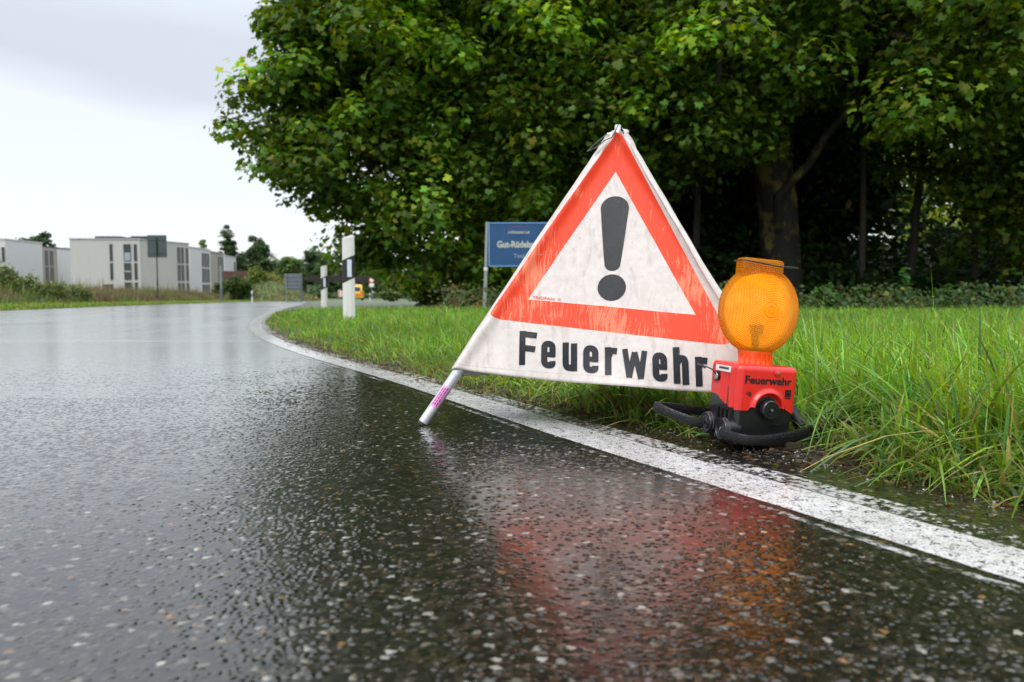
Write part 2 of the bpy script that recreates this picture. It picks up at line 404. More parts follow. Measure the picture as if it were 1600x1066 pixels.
def axis(segs):
    out = [segs[0][0]]
    for a, b, st in segs: out += list(np.arange(a + st, b + st * .5, st))
    return np.array(out)
gx = np.unique(np.concatenate([-np.geomspace(26, 690, 22), axis([(-26, -5, .5)]), axis([(-5, 4, .045)]), axis([(4, 14, .4)]), np.geomspace(14, 690, 22)]))
gy = np.unique(np.concatenate([-np.geomspace(4, 100, 8), axis([(-4, .4, .3)]), axis([(.4, 7, .045)]), axis([(7, 16, .15)]), axis([(16, 60, 1.0)]), np.geomspace(60, 760, 20)]))
X, Y = np.meshgrid(gx, gy); Z = ground_z(X, Y)
dd = d_near(X, Y) - soil_off(Y)
turf = np.maximum(smoothstep((dd - .08) / .35) * np.where(Y < 14.0, 1, np.where(X > 1, .15, 1)), smoothstep((x_far(Y) - X) / .2))
tcol = np.repeat(turf.reshape(-1, 1), 3, 1)
grid_mesh('ground', X, Y, Z, M_GND, col=tcol, smooth=True)
bpy.data.objects['ground']['kind'] = 'structure'

ry = np.concatenate([axis([(-10, 0, .5)]), axis([(0, 12, .1)])[1:], axis([(12, 110, .75)])[1:]])
XN = x_near(ry) + (soil_off(ry) + .05) * np.sqrt(1 + np.gradient(x_near(ry), ry) ** 2); XF = x_far(ry)
t = np.linspace(0, 1, 9)[None, :]
X = XF[:, None] * (1 - t) + XN[:, None] * t; Y = np.repeat(ry[:, None], 9, 1); Z = drop(Y) - .006 * (1 - smoothstep((Y - 5.6) / .3))
o = grid_mesh('road', X, Y, Z, M_ASPH); o['kind'] = 'structure'
# the near carriageway with its real stone relief
for (y0, y1, st) in ((.50, 1.30, .0019), (1.30, 2.6, .0027), (2.6, 5.8, .0056)):
    xa = -.80 * y1 - .15; xb = min(.80 * y1 + .15, float(x_near(y0) + (soil_off(y0) + .06) * 1.15))
    xs_ = np.arange(xa, xb, st); ys_ = np.arange(y0, y1 + st * .5, st * 1.0); X, Y = np.meshgrid(xs_, ys_)
    R = relief(X, Y); Z = R[0] * (1 - .85 * smoothstep((Y - 2.4) / 3.0)) - .0012 - np.where(d_near(X, Y) > soil_off(Y), (d_near(X, Y) - soil_off(Y)) * .3, 0)
    C = stone_col(X, Y, R).reshape(-1, 3)
    ny, nx = X.shape; i = np.arange(ny * nx).reshape(ny, nx); F = np.stack([i[:-1, :-1], i[:-1, 1:], i[1:, 1:], i[1:, :-1]], -1)
    keep = (X > -.78 * Y - .12) & (X < .78 * Y + .12) & (d_near(X, Y) < soil_off(Y) + .06); k = keep[:-1, :-1] & keep[1:, 1:]
    F = F[k].reshape(-1, 4); used = np.unique(F); mp_ = np.zeros(ny * nx, np.int32); mp_[used] = np.arange(len(used))
    V = np.stack([X, Y, Z], -1).reshape(-1, 3)[used]
    o = mesh_np('road', V, mp_[F], M_ASPHN, col=C[used], smooth=True); o['kind'] = 'structure'
# side track that leaves the road under the trees
sy = np.linspace(0, 1, 30); cx = -9.4 + sy * 26; cy = 37 + 3.0 * np.sin(sy * 2.4)
X = np.stack([cx + .2, cx - .2], 1); Y = np.stack([cy - 2.0, cy + 2.0], 1); Z = drop(Y) + .035 - .035 * np.exp(-sy * 40)[:, None] + .004
o = grid_mesh('side_track', X, Y, Z, M_ASPH); o['kind'] = 'structure'
# edge line
ly = np.concatenate([axis([(-6, .4, .3)]), axis([(.4, 2.5, .003)])[1:], axis([(2.5, 5.8, .006)])[1:], axis([(5.8, 12, .06)])[1:], axis([(12, 66, .5)])[1:]])
nn = nrm_near(ly); bx = x_near(ly); us = np.linspace(-.05, .215, 80)
X = bx[:, None] + nn[:, 0:1] * us[None]; Y = ly[:, None] + nn[:, 1:2] * us[None]; R = relief(X, Y); Z = drop(Y) + np.where(Y < 5.8, R[0] * .55 * (1 - .85 * smoothstep((Y - 2.4) / 3.0)) + .00045 + .0006 * smoothstep((Y - 3) / 2), .0022)
al = np.concatenate([[0], np.cumsum(np.hypot(np.diff(bx), np.diff(ly)))])
UV = np.stack([np.repeat(us[None], len(ly), 0), np.repeat(al[:, None], len(us), 1)], -1).reshape(-1, 2)
o = grid_mesh('edge_line_marking', X, Y, Z, M_LINE, uv=UV); o['kind'] = 'structure'
#@@SECTION2
# ------------------------------------------------------------------ the folding warning sign (tripod with cloth panels)
FN = Vector((-.2173556, -.9183994, .33060412)); FU = Vector((.97311831, -.2303058, 0)); FV = Vector((.07614005, .32171692, .94376953))
FM = Vector((.24644235, 1.94138315, 0)); APV = .9031; HALF = .5171
APEX = FM + FV * APV
TRI_C = Vector((APEX.x, APEX.y, 0))
def leg_u(v): return HALF * (1 - v / APV)
def cloth_w(u, v):
    """how far the cloth stands in front of the plane through the two legs"""
    dl = abs(u + leg_u(v)); dr = abs(u - leg_u(v))
    w_ = .0035 + .0175 * (math.exp(-(dl / .017) ** 2) + math.exp(-(dr / .017) ** 2))
    w_ += .0035 * (vnoise(u * 7 + 3, v * 5) - .5) + .0022 * (vnoise(u * 22, v * 9 + 5) - .5)
    w_ += .0016 * math.sin((u * 1.0 + v * .55) * 46) * smoothstep((.5 - v) / .3) * (vnoise(u * 5, v * 4) )
    k = max(0, (v - .74) / .16); w_ += k * k * .006 * math.sin(u * 170 + 1.0) + k * .004     # puckers where the top is tied
    hem = max(0, 1 - (v - .13) / .12); w_ += hem * hem * .007 * math.sin(u * 15 + 1.2)
    lf = max(0, 1 - (u + .45) / .16); w_ += -.006 * math.sin(lf * 7) * max(0, 1 - (v - .13) / .22) * lf
    out = max(abs(u) - leg_u(v) - .012, 0); w_ -= out * .7
    return w_
def FP(u, v, off=0.0): return FM + FU * u + FV * v + FN * (float(cloth_w(u, v)) + off) - TRI_C

def mat_cloth():
    g = G('wet_reflective_cloth'); uv = g.uv(); o = uv
    s = g.n('ShaderNodeSeparateXYZ', {0: uv}); U = s.outputs[0]; V = s.outputs[1]
    def line(p, q, sign):
        dx, dy = q[0] - p[0], q[1] - p[1]; L = math.hypot(dx, dy); nx, ny = -dy / L * sign, dx / L * sign
        c = -(nx * p[0] + ny * p[1])
        return g.math('ADD', g.math('MULTIPLY_ADD', U, nx, c), g.math('MULTIPLY', V, ny))
    oL = line((-.346, .329), (-.0035, .885), -1); oR = line((.330, .2535), (.0135, .885), 1); oB = line((-.296, .3125), (.320, .2465), 1)
    iL = line((-.235, .376), (0, .770), -1); iR = line((.232, .332), (0, .770), 1); iB = line((-.235, .376), (.232, .332), 1)
    def smin(a, b, k): return g.math('SMOOTH_MIN', a, b, k)
    outer = smin(smin(oL, oR, .012), oB, .05)
    inner = g.math('MINIMUM', g.math('MINIMUM', iL, iR), iB)
    e = .0007
    mo = g.math('MULTIPLY_ADD', outer, 1 / e, .5, clamp=True); mi = g.math('MULTIPLY_ADD', inner, 1 / e, .5, clamp=True)
    red = g.math('MULTIPLY', mo, g.math('SUBTRACT', 1.0, mi))
    # scuffs: thin streaks where the red film has been rubbed off
    wv = g.n('ShaderNodeVectorMath', {0: uv, 1: g.n('ShaderNodeVectorMath', {0: g.n('ShaderNodeTexNoise', {'Vector': uv, 'Scale': 6.0, 'Detail': 2}).outputs['Color'], 'Scale': .07}, operation='SCALE').outputs[0]}, operation='ADD').outputs[0]
    s1 = g.noise(17, 5, .7, g.mapv(wv, scale=(13, .8, 1), rot=(0, 0, R_(14))))
    s2 = g.noise(14, 5, .7, g.mapv(wv, scale=(13, .7, 1), rot=(0, 0, R_(-33))))
    s3 = g.noise(26, 4, .7, g.mapv(wv, scale=(1.4, 9, 1), rot=(0, 0, R_(-12))))
    zone = g.noise(5.5, 3, .6, uv)
    low = g.math('SUBTRACT', .62, V)                       # more wear low down, where the cloth is folded
    z1 = g.math('MULTIPLY_ADD', low, .26, g.math('MULTIPLY_ADD', zone, .95, -.47))
    t1 = g.math('ADD', s1, z1); t2 = g.math('ADD', s2, z1); t3 = g.math('ADD', s3, g.math('SUBTRACT', z1, .02))
    sc = g.math('MAXIMUM', g.ramp(t1, [(.60, 0.0), (.68, .8)]), g.math('MAXIMUM', g.ramp(t2, [(.60, 0.0), (.68, .75)]), g.ramp(t3, [(.66, 0.0), (.73, .7)])))
    n = g.noise(3.2, 4, .6, uv); n2 = g.noise(38, 4, .6, uv)
    rc = g.mix(n, (.84, .055, .018), (.93, .085, .032)); rc = g.mix(g.math('MULTIPLY', sc, 1.0), rc, (.94, .29, .16))
    white = g.mix(g.ramp(n2, [(.35, 0.0), (.7, 1.0)]), (.67, .61, .57), (.77, .725, .68))
    st = g.noise(16, 5, .7, g.mapv(wv, scale=(2.6, .7, 1)))
    white = g.mix(g.ramp(st, [(.52, 0.0), (.74, .60)]), white, (.40, .32, .27))
    sp = g.noise(120, 2, .5, uv); white = g.mix(g.ramp(sp, [(.71, 0.0), (.76, .7)]), white, (.22, .17, .14))
    c = g.mix(red, white, rc)
    hem = g.math('MULTIPLY_ADD', U, .0535, g.math('SUBTRACT', V, .1537))
    stitch = g.math('COMPARE', hem, .0, .0007); dash = g.math('GREATER_THAN', g.math('SINE', g.math('MULTIPLY', U, 1500)), -.3)
    c = g.mix(g.math('MULTIPLY', g.math('MULTIPLY', stitch, dash), .6), c, (.25, .12, .08))
    weave = g.noise(420, 2, .5, uv)
    cr = g.noise(9, 4, .6, g.mapv(wv, scale=(1, .5, 1), rot=(0, 0, .5)))
    nm = g.bump(g.math('MULTIPLY_ADD', weave, .02, g.math('MULTIPLY_ADD', cr, .8, g.math('MULTIPLY', n2, .12))), .55, .008)
    p = g.bsdf(Base_Color=c, Roughness=.50, Normal=nm, Specular_IOR_Level=.25)
    t = g.n('ShaderNodeBsdfTranslucent', {0: c}).outputs[0]
    return g.done(g.n('ShaderNodeMixShader', {0: .08, 1: p, 2: t}).outputs[0])
M_CLOTH = mat_cloth()
def mat_print():
    g = G('black_printed_film'); o = g.obj()
    n = g.noise(35, 4, .6, o); sc = g.noise(60, 3, .6, g.mapv(o, scale=(4, 4, .6)))
    c = g.mix(n, (.006, .008, .011), (.012, .015, .020)); c = g.mix(g.ramp(sc, [(.70, 0.0), (.74, .6)]), c, (.22, .22, .23))
    cr = g.noise(24, 4, .7, g.mapv(o, scale=(2, 2, .8)))
    return g.done(g.bsdf(Base_Color=c, Roughness=.34, Normal=g.bump(cr, .22, .004), Specular_IOR_Level=.22))
M_PRINT = mat_print()
M_ALU = simple('wet_worn_aluminium', (.62, .63, .64), .34, .55, .22, 60, .001)
M_RUBBER = simple('black_rubber', (.012, .012, .013), .42, 0, .2, 60, .0006)
M_PINK = simple('pink_sticker', (.80, .30, .62), .4); M_PINKINK = simple('dark_magenta_ink', (.16, .02, .12), .5)
M_WIRE = simple('plastic_coated_wire', (.07, .10, .10), .25, 0, .2, 40)
M_REDINK = simple('red_ink', (.75, .08, .05), .5)

tri = empty('warning_sign', TRI_C)
tag(tri, 'folding tripod warning sign with a red bordered white cloth triangle and black exclamation mark', 'warning sign')
# cloth panel
nu, nv = 86, 104
P = []; UVc = []
for j in range(nv + 1):
    t = j / nv
    for i in range(nu + 1):
        s = i / nu
        vL, vR = .165 + (.903 - .165) * t, .118 + (.884 - .118) * t
        bow = .006 * math.sin(math.pi * t)
        uL = -.449 + (-.030 + .449) * t - bow; uR = .432 + (.038 - .432) * t + bow * .6
        u = uL + (uR - uL) * s; v = vL + (vR - vL) * s
        v -= .010 * math.sin(math.pi * s) * (1 - t) ** 3
        if t > .93: v -= (t - .93) / .07 * (.012 * math.exp(-((s - .5) / .2) ** 2))
        P.append(FP(u, v)); UVc.append((u, v))
i = np.arange((nu + 1) * (nv + 1)).reshape(nv + 1, nu + 1)
F = np.stack([i[:-1, :-1], i[:-1, 1:], i[1:, 1:], i[1:, :-1]], -1).reshape(-1, 4)
panel = mesh_np('cloth_panel', P, F, M_CLOTH, tri, uv=UVc, smooth=True)
sol = panel.modifiers.new('thickness', 'SOLIDIFY'); sol.thickness = .0009; sol.offset = -1

# lettering as thin printed film lying on the cloth
class Film:
    def __init__(s, P, layer=.0011): s.mb = MB(); s.P = P; s.k = 0; s.off = layer
    def strip(s, pts, hw, closed_ends=True):
        pts = [Vector((p[0], p[1], 0)) for p in pts]; q = [pts[0]]
        for a, b in zip(pts[:-1], pts[1:]):
            m = max(1, int((b - a).length / .004))
            q += [a.lerp(b, (k + 1) / m) for k in range(m)]
        off = s.off + s.k * .00007; s.k += 1; vs = []; n = len(q)
        for i in range(n):
            d0 = (q[i] - q[max(i - 1, 0)]); d1 = (q[min(i + 1, n - 1)] - q[i])
            d0 = d0.normalized() if d0.length > 1e-9 else d1.normalized(); d1 = d1.normalized() if d1.length > 1e-9 else d0
            t = (d0 + d1).normalized(); nn_ = Vector((-t.y, t.x, 0)); sc = 1 / max(.5, t.dot(d0))
            for e in (-1, -.33, .33, 1): vs.append(s.P(q[i].x + nn_.x * hw * e * sc, q[i].y + nn_.y * hw * e * sc, off))
        fs = [(i * 4 + k, (i + 1) * 4 + k, (i + 1) * 4 + k + 1, i * 4 + k + 1) for i in range(n - 1) for k in range(3)]
        s.mb.add(vs, fs)
    def rows(s, rows_, n=6):
        off = s.off; vs = [s.P(a + (b - a) * k / n, v, off) for v, a, b in rows_ for k in range(n + 1)]
        s.mb.add(vs, [(j * (n + 1) + k, j * (n + 1) + k + 1, (j + 1) * (n + 1) + k + 1, (j + 1) * (n + 1) + k) for j in range(len(rows_) - 1) for k in range(n)])
def rounded(pts, r, n=7):
    out = [pts[0]]
    for a, b, c in zip(pts[:-2], pts[1:-1], pts[2:]):
        A, B, Cc = Vector(a), Vector(b), Vector(c); d1 = min(r, (A - B).length * .499); d2 = min(r, (Cc - B).length * .499)
        p = B + (A - B).normalized() * d1; q = B + (Cc - B).normalized() * d2
        for k in range(n + 1):
            t = k / n; out.append(tuple((p * (1 - t) ** 2 + B * 2 * t * (1 - t) + q * t * t)))
    return out + [pts[-1]]
CAP, XH, HW = .099, .079, .0088
def letter(fl, ch, u0, u1, base):
    W = u1 - u0; h = HW
    def PL(x, y, off): return None
    def st(p, hw=h):
        fl.strip([(u0 + x - .05 * y, base(u0 + x) + y) for x, y in p], hw)
    if ch == 'F':
        st([(h, 0), (h, CAP)]); st([(h, CAP - h), (W, CAP - h)]); st([(h, CAP * .50), (W * .92, CAP * .50)])
    elif ch == 'e':
        r = .013
        st(rounded([(W - h, .022), (W - h, h), (h, h), (h, XH - h), (W - h, XH - h), (W - h, XH * .42)], r)); st([(h, XH * .50), (W - .002, XH * .50)], h * .8)
    elif ch == 'u':
        st(rounded([(h, XH), (h, h), (W * .6, h * .95), (W - h, h * 1.8)], .014)); st([(W - h, 0), (W - h, XH)])
    elif ch == 'r':
        st([(h, 0), (h, XH)]); st(rounded([(h * 1.2, XH * .66), (h * 1.6, XH - h), (W, XH - h)], .014))
    elif ch == 'w':
        a = .0075
        for p, q in (((a, XH), (W * .27, 0)), ((W * .27, 0), (W * .5, XH * .92)), ((W * .5, XH * .92), (W * .73, 0)), ((W * .73, 0), (W - a, XH))): st([p, q], a)
    elif ch == 'h':
        st([(h, 0), (h, CAP)]); st(rounded([(h * 1.2, XH * .7), (h * 1.8, XH - h), (W - h, XH - h), (W - h, 0)], .015))
fl = Film(FP)
base = lambda u: .1825 + (u + .245) * -.0965
for ch, a, b in (('F', -.247, -.197), ('e', -.184, -.143), ('u', -.123, -.082), ('e', -.065, -.023), ('r', -.005, .028), ('w', .042, .110), ('e', .123, .162), ('h', .178, .218), ('r', .235, .267)):
    letter(fl, ch, a, b, base)
lett = fl.mb.build('lettering', M_PRINT, tri)
fx = Film(FP)
def halfw(v):
    if v > .652: return math.sqrt(max(0, .0395 ** 2 - (v - .652) ** 2))
    if v < .482: return math.sqrt(max(0, .0215 ** 2 - (v - .482) ** 2)) if v > .4605 else 0
    return .0215 + (.0395 - .0215) * ((v - .482) / .170) ** .9
vv = np.concatenate([.482 - .0215 * np.cos(np.linspace(0, math.pi / 2, 9)), np.linspace(.49, .645, 24), .652 + .0395 * np.sin(np.linspace(0, math.pi / 2, 14))])
fx.rows([(v, .001 - halfw(v), .003 + halfw(v)) for v in vv])
fx.rows([(.4105 + .0395 * math.sin(a), .003 - .0395 * math.cos(a), .003 + .0395 * math.cos(a)) for a in np.linspace(-math.pi / 2, math.pi / 2, 26)])
excl = fx.mb.build('exclamation_mark', M_PRINT, tri)
V, Fc = text_mesh('TRIOPAN', .0118, .00012, 1.30)
V2, F2 = text_mesh('\u00ae', .012, 0, 1.0)
mb = MB(); mb.add([FP(-.222 + x - .05 * y, .3785 + y - .1 * x, .0018) for x, y, z in V], Fc)
mb.add([FP(-.222 + .0745 + x, .3785 - .0075 + y - .1 * x, .0018) for x, y, z in V2], F2)
mb.build('maker_lettering', M_REDINK, tri)
# the other two sides of the tripod carry the same cloth
for k in (1, 2):
    for o_ in (panel, lett, excl):
        c_ = o_.copy(); c_.rotation_euler = (0, 0, k * 2 * math.pi / 3); c_.scale = (.935, .935, .985); c_.location = (0, 0, .020); link(c_, tri)
# legs
ap = APEX - TRI_C
feet = [FM - FU * HALF - TRI_C]
for k in (1, 2): feet.append(Matrix.Rotation(k * 2 * math.pi / 3, 3, 'Z') @ feet[0])
for k, ft in enumerate(feet):
    ft = ft.copy()
    top = ap + Vector((0, 0, -.015)); d = (top - ft).normalized()
    if k: ft = ft + d * .045; boot = .085
    else: boot = 0
    m = MB(); m.tube([ft + d * .010, top], .0142, 20); lg = m.build('leg', M_ALU, tri, smooth=True)
    m = MB(); m.tube([ft + d * .002, ft + d * (.011 + boot)], .0128 if not boot else .0158, 20); m.build('rubber_foot', M_RUBBER, lg, smooth=True)
    if k == 0:
        # printed sticker wrapped round the front of the tube
        A_ = d.cross(Vector((0, 0, 1))).normalized(); B_ = A_.cross(d).normalized()
        cm = (Vector((-.21, -2.06, .30))).normalized(); a0 = math.atan2(cm.dot(B_), cm.dot(A_))
        def patch(t0, t1, x0, x1, rr):
            vs = []; n = max(2, int(abs(x1 - x0) * 12))
            for q in range(n + 1):
                a_ = a0 + x0 + (x1 - x0) * q / n
                for t_ in (t0, t1): vs.append(ft + d * t_ + (A_ * math.cos(a_) + B_ * math.sin(a_)) * rr)
            return vs, [(2 * q, 2 * q + 1, 2 * q + 3, 2 * q + 2) for q in range(n)]
        m = MB(); m.add(*patch(.062, .131, -.85, .75, .01435)); stk = m.build('sticker', M_PINK, lg, smooth=True)
        m = MB(); rr_ = random.Random(2)
        for x0 in (-.55, -.12, .30):
            t_ = .069
            while t_ < .122:
                L_ = rr_.uniform(.004, .011); m.add(*patch(t_, t_ + L_, x0, x0 + .20, .0145)); t_ += L_ + .0022
        m.build('sticker_print', M_PINKINK, stk)
m = MB(); m.lathe([(.0095, -.035), (.0095, .020), (.0085, .0215), (.0070, .0215), (.0066, .016), (.0066, .0)], 20, Matrix.Translation(ap) @ Matrix.Rotation(R_(2), 4, 'Y'))
m.build('top_tube', M_ALU, tri, smooth=True)
lp = [(-.029, .893, .004), (-.040, .884, .012), (-.062, .869, .018), (-.086, .853, .02), (-.089, .848, .021), (-.080, .845, .022), (-.057, .844, .022), (-.032, .850, .020), (-.012, .866, .018), (0.0, .882, .014), (.006, .899, .006)]
m = MB(); m.tube([FP(u, v, w_) for u, v, w_ in lp], .0016, 8); m.build('wire_loop', M_WIRE, tri, smooth=True)

# ------------------------------------------------------------------ the flashing beacon
def mat_red():
    g = G('wet_red_plastic'); o = g.obj()
    n = g.noise(14, 4, .6, o); dr = g.n('ShaderNodeTexVoronoi', {'Vector': o, 'Scale': 190.0}).outputs['Distance']
    drop_ = g.ramp(dr, [(0, 1.0), (.28, 0.0)]); msk = g.noise(70, 2, .5, o)
    drop_ = g.math('MULTIPLY', drop_, g.math('GREATER_THAN', msk, .53))
    c = g.mix(n, (.66, .013, .010), (.78, .024, .016)); c = g.mix(g.ramp(g.noise(80, 4, .7, o), [(.62, 0.0), (.8, .35)]), c, (.30, .03, .02))
    return g.done(g.bsdf(Base_Color=c, Roughness=.34, Coat_Weight=.5, Coat_Roughness=.08, Normal=g.bump(g.math('MULTIPLY_ADD', g.noise(240, 2, .5, o), .12, drop_), .6, .0012)))
M_RED = mat_red()
def mat_amber():
    g = G('amber_prism_plastic'); o = g.obj()
    s = g.n('ShaderNodeSeparateXYZ', {0: g.mapv(o, loc=(0, 0, -.31))}); x, z = s.outputs[0], s.outputs[2]; y = s.outputs[1]
    r = g.math('SQRT', g.math('ADD', g.math('MULTIPLY', x, x), g.math('MULTIPLY', z, z)))
    rings = g.math('MULTIPLY', g.math('ABSOLUTE', g.math('SINE', g.math('MULTIPLY', r, math.pi / .0040))), g.math('LESS_THAN', r, .024))
    zb = g.math('SUBTRACT', z, g.math('MULTIPLY', g.math('MULTIPLY', x, x), 4.5))
    rows = g.math('ABSOLUTE', g.math('SINE', g.math('MULTIPLY', zb, math.pi / .0042)))
    cols = g.math('ABSOLUTE', g.math('SINE', g.math('MULTIPLY', x, math.pi / .0065)))
    grid = g.math('MULTIPLY', g.math('MULTIPLY_ADD', cols, .7, rows), g.math('GREATER_THAN', r, .024))
    h = g.math('ADD', grid, rings)
    nm = g.bump(h, 1.0, .0026)
    n = g.noise(18, 3, .6, o)
    facet = g.math('MULTIPLY', h, .62, 0, clamp=True); patch_ = g.ramp(g.noise(26, 2, .5, g.mapv(o, scale=(1, 1, .8))), [(.38, 0.0), (.62, 1.0)])
    facet = g.math('MULTIPLY_ADD', facet, .6, g.math('MULTIPLY', patch_, .4))
    c = g.mix(facet, (.92, .26, .0), (1.0, .56, .015))
    rf = g.n('ShaderNodeBsdfRefraction', {'Color': (1.0, .50, .04), 'Roughness': .06, 'IOR': 1.06, 'Normal': nm}).outputs[0]
    df = g.n('ShaderNodeBsdfDiffuse', {0: c, 2: nm}).outputs[0]
    t = g.n('ShaderNodeBsdfTranslucent', {0: g.mix(facet, (.95, .32, .0), (1.0, .64, .03)), 1: nm}).outputs[0]
    body = g.n('ShaderNodeMixShader', {0: .62, 1: df, 2: t}).outputs[0]
    inner = g.n('ShaderNodeMixShader', {0: .72, 1: rf, 2: body}).outputs[0]
    fr = g.n('ShaderNodeFresnel', {0: 1.45, 1: nm}).outputs[0]
    gl = g.n('ShaderNodeBsdfGlossy', {'Roughness': .10, 'Normal': nm}).outputs[0]
    return g.done(g.n('ShaderNodeMixShader', {0: g.math('MINIMUM', g.math('MULTIPLY', fr, .32), .05), 1: inner, 2: gl}).outputs[0])
M_AMBER = mat_amber()
M_BLACK = simple('black_plastic', (.012, .012, .013), .30, 0, .2, 50, .0006, coat=.3)
def mat_strap():
    g = G('wet_black_rubber_arm'); o = g.obj(); n = g.noise(160, 3, .6, o); dr = g.n('ShaderNodeTexVoronoi', {'Vector': o, 'Scale': 150.0}).outputs['Distance']
    d_ = g.ramp(dr, [(0, 1.0), (.3, 0.0)])
    return g.done(g.bsdf(Base_Color=g.mix(n, (.007, .007, .008), (.014, .013, .013)), Specular_IOR_Level=.3, Roughness=.26, Normal=g.bump(g.math('ADD', n, d_), .7, .0016)))
M_STRAP = mat_strap()
M_STEEL = simple('steel', (.55, .55, .53), .25, 1, .2, 60); g = G('glowing_reflector'); M_REFL = g.done(g.bsdf(Base_Color=(.6, .58, .5), Roughness=.4, Emission_Color=(1, .60, .14), Emission_Strength=1.5))  # reflector emits by itself to brighten the lens; no bulb is built
M_LABEL = simple('white_label', (.78, .78, .77), .4); M_INK = simple('black_ink', (.012, .012, .014), .35)
M_DARKRED = simple('mauve_rubber_edge', (.10, .055, .06), .6)

bc = empty('warning_beacon', (.577, 1.787, .021), rot=(0, R_(4.6), R_(14.7)))
tag(bc, 'round amber flashing lantern on a red battery box with black folding feet', 'beacon light')
HA, HB, HT = .081, .0675, .181
def _perimeter(n=720, r=.015):
    """rounded rectangle sampled evenly along its outline, starting at the right, going round by the back"""
    pts = []
    for cx_, cy_, a0_ in ((HA - r, HB - r, 0), (-(HA - r), HB - r, 90), (-(HA - r), -(HB - r), 180), (HA - r, -(HB - r), 270)):
        pts += [(cx_ + r * math.cos(R_(a0_ + q * 5)), cy_ + r * math.sin(R_(a0_ + q * 5)), math.cos(R_(a0_ + q * 5)), math.sin(R_(a0_ + q * 5))) for q in range(19)]
    pts.append(pts[0]); P_ = np.array(pts); s_ = np.concatenate([[0], np.cumsum(np.hypot(np.diff(P_[:, 0]), np.diff(P_[:, 1])))]); u_ = np.linspace(0, s_[-1], n, endpoint=False)
    return np.stack([np.interp(u_, s_, P_[:, i]) for i in range(4)], 1)
PERIM = _perimeter()
def body_pt(a, z, inset=0.0):
    """point of the box wall at perimeter fraction a (0..2 pi) and height z"""
    q = PERIM[int(a / (2 * math.pi) * len(PERIM)) % len(PERIM)]
    return q[0] - q[2] * inset, q[1] - q[3] * inset
def red_low(a, x, y):
    if y < -HB * .86:                                   # front
        z = .073 if x < -.045 else .082
        if x > .045: z = .083 - (x - .045) * .5
        if -.05 < x < -.043: z = .073 + (x + .05) / .007 * .009
        return z
    if x < -HA * .8: return .073 + (y + HB) / (2 * HB) * .030 + .004 * math.sin(y * 60)
    return .073
def wall_disp(x, y, z):
    dx = dy = 0.0
    if y < -HB * .9:
        r = math.hypot(x - .004, z - .078)
        ring = math.exp(-((r - .040) / .0055) ** 2) * (1 if z > .07 else 0)
        dy -= .0075 * ring
        if r < .035: dy += .004
    if x < -HA * .9:
        dx += .0035 * (1 if -.024 < y < -.006 else 0) + .0022 * math.cos(y * 260) * (1 if y < .01 else 0)
        if y > .012: dx += .003
    return dx, dy
na = 360; rowsz = 60
vs = []; fs = []
for j in range(rowsz + 1):
    t = j / rowsz
    for k in range(na):
        a = 2 * math.pi * (k + .5) / na
        x, y = body_pt(a, 0); zl = red_low(a, x, y)
        if t < .8: z = zl + (HT - .014 - zl) * t / .8; ins = 0
        else:
            q = (t - .8) / .2 * math.pi / 2; z = HT - .014 + .014 * math.sin(q); ins = .014 * (1 - math.cos(q))
        x, y = body_pt(a, z, ins); dx, dy = wall_disp(x, y, z)
        if t > .8: f_ = 1 - (t - .8) / .2; dx *= f_; dy *= f_
        tp = 1 - .03 * (1 - z / HT)
        vs.append((x * tp + dx, y * tp + dy, z))
for j in range(rowsz):
    for k in range(na): fs.append((j * na + k, j * na + (k + 1) % na, (j + 1) * na + (k + 1) % na, (j + 1) * na + k))
fs.append(tuple(rowsz * na + k for k in range(na)))
m = MB(); m.add(vs, fs); redb = m.build('battery_box', M_RED, bc, smooth=True)
# black lower tray
vs = []; zs = [-.012, -.008, .03, .06, .10, .125]
for z in zs:
    ins = .008 if z < -.009 else .0045
    for k in range(96):
        a = 2 * math.pi * (k + .5) / 96; x, y = body_pt(a, z, ins)
        tp = 1 - .05 * max(0, (.06 - z) / .06); vs.append((x * tp, y * tp, z))
fs = [(j * 96 + k, j * 96 + (k + 1) % 96, (j + 1) * 96 + (k + 1) % 96, (j + 1) * 96 + k) for j in range(len(zs) - 1) for k in range(96)]
fs.append(tuple(range(95, -1, -1))); m = MB(); m.add(vs, fs)
for yy in (-.048, -.03, -.012, .006): m.box((-HA - .003, yy, -.004), (-HA + .012, yy + .006, .07))
m.build('tray', M_BLACK, bc, smooth=True)
# the round knob in the arch
RX = Matrix.Rotation(R_(90), 4, 'X')
m = MB(); m.lathe([(.0, -.0), (.0225, 0), (.0225, .012), (.0205, .0145), (.0175, .0145), (.0168, .0125), (.0145, .0125), (.0138, .0145), (.0105, .0145), (.0098, .0125), (.006, .0125), (.005, .016), (.0, .016)], 36, Matrix.Translation((.004, -HB - .001, .078)) @ RX, cap=False)
kn = m.build('knob', M_BLACK, bc, smooth=True)
m = MB(); m.lathe([(.0, .016), (.0035, .0165), (.003, .018), (0, .0182)], 14, Matrix.Translation((.004, -HB - .001, .078)) @ RX, cap=False); m.build('screw', M_STEEL, kn, smooth=True)
m = MB(); m.lathe([(0, 0), (.0075, 0), (.0075, .004), (.006, .005), (0, .005)], 24, Matrix.Translation((.021, -HB + .0012, .165)) @ RX, cap=False); fx_ = m.build('cover_boss', M_RED, bc, smooth=True)
m = MB(); m.lathe([(0, .005), (.0034, .0052), (.003, .0068), (0, .007)], 14, Matrix.Translation((.021, -HB + .0012, .165)) @ RX, cap=False); m.build('screw', M_STEEL, fx_, smooth=True)
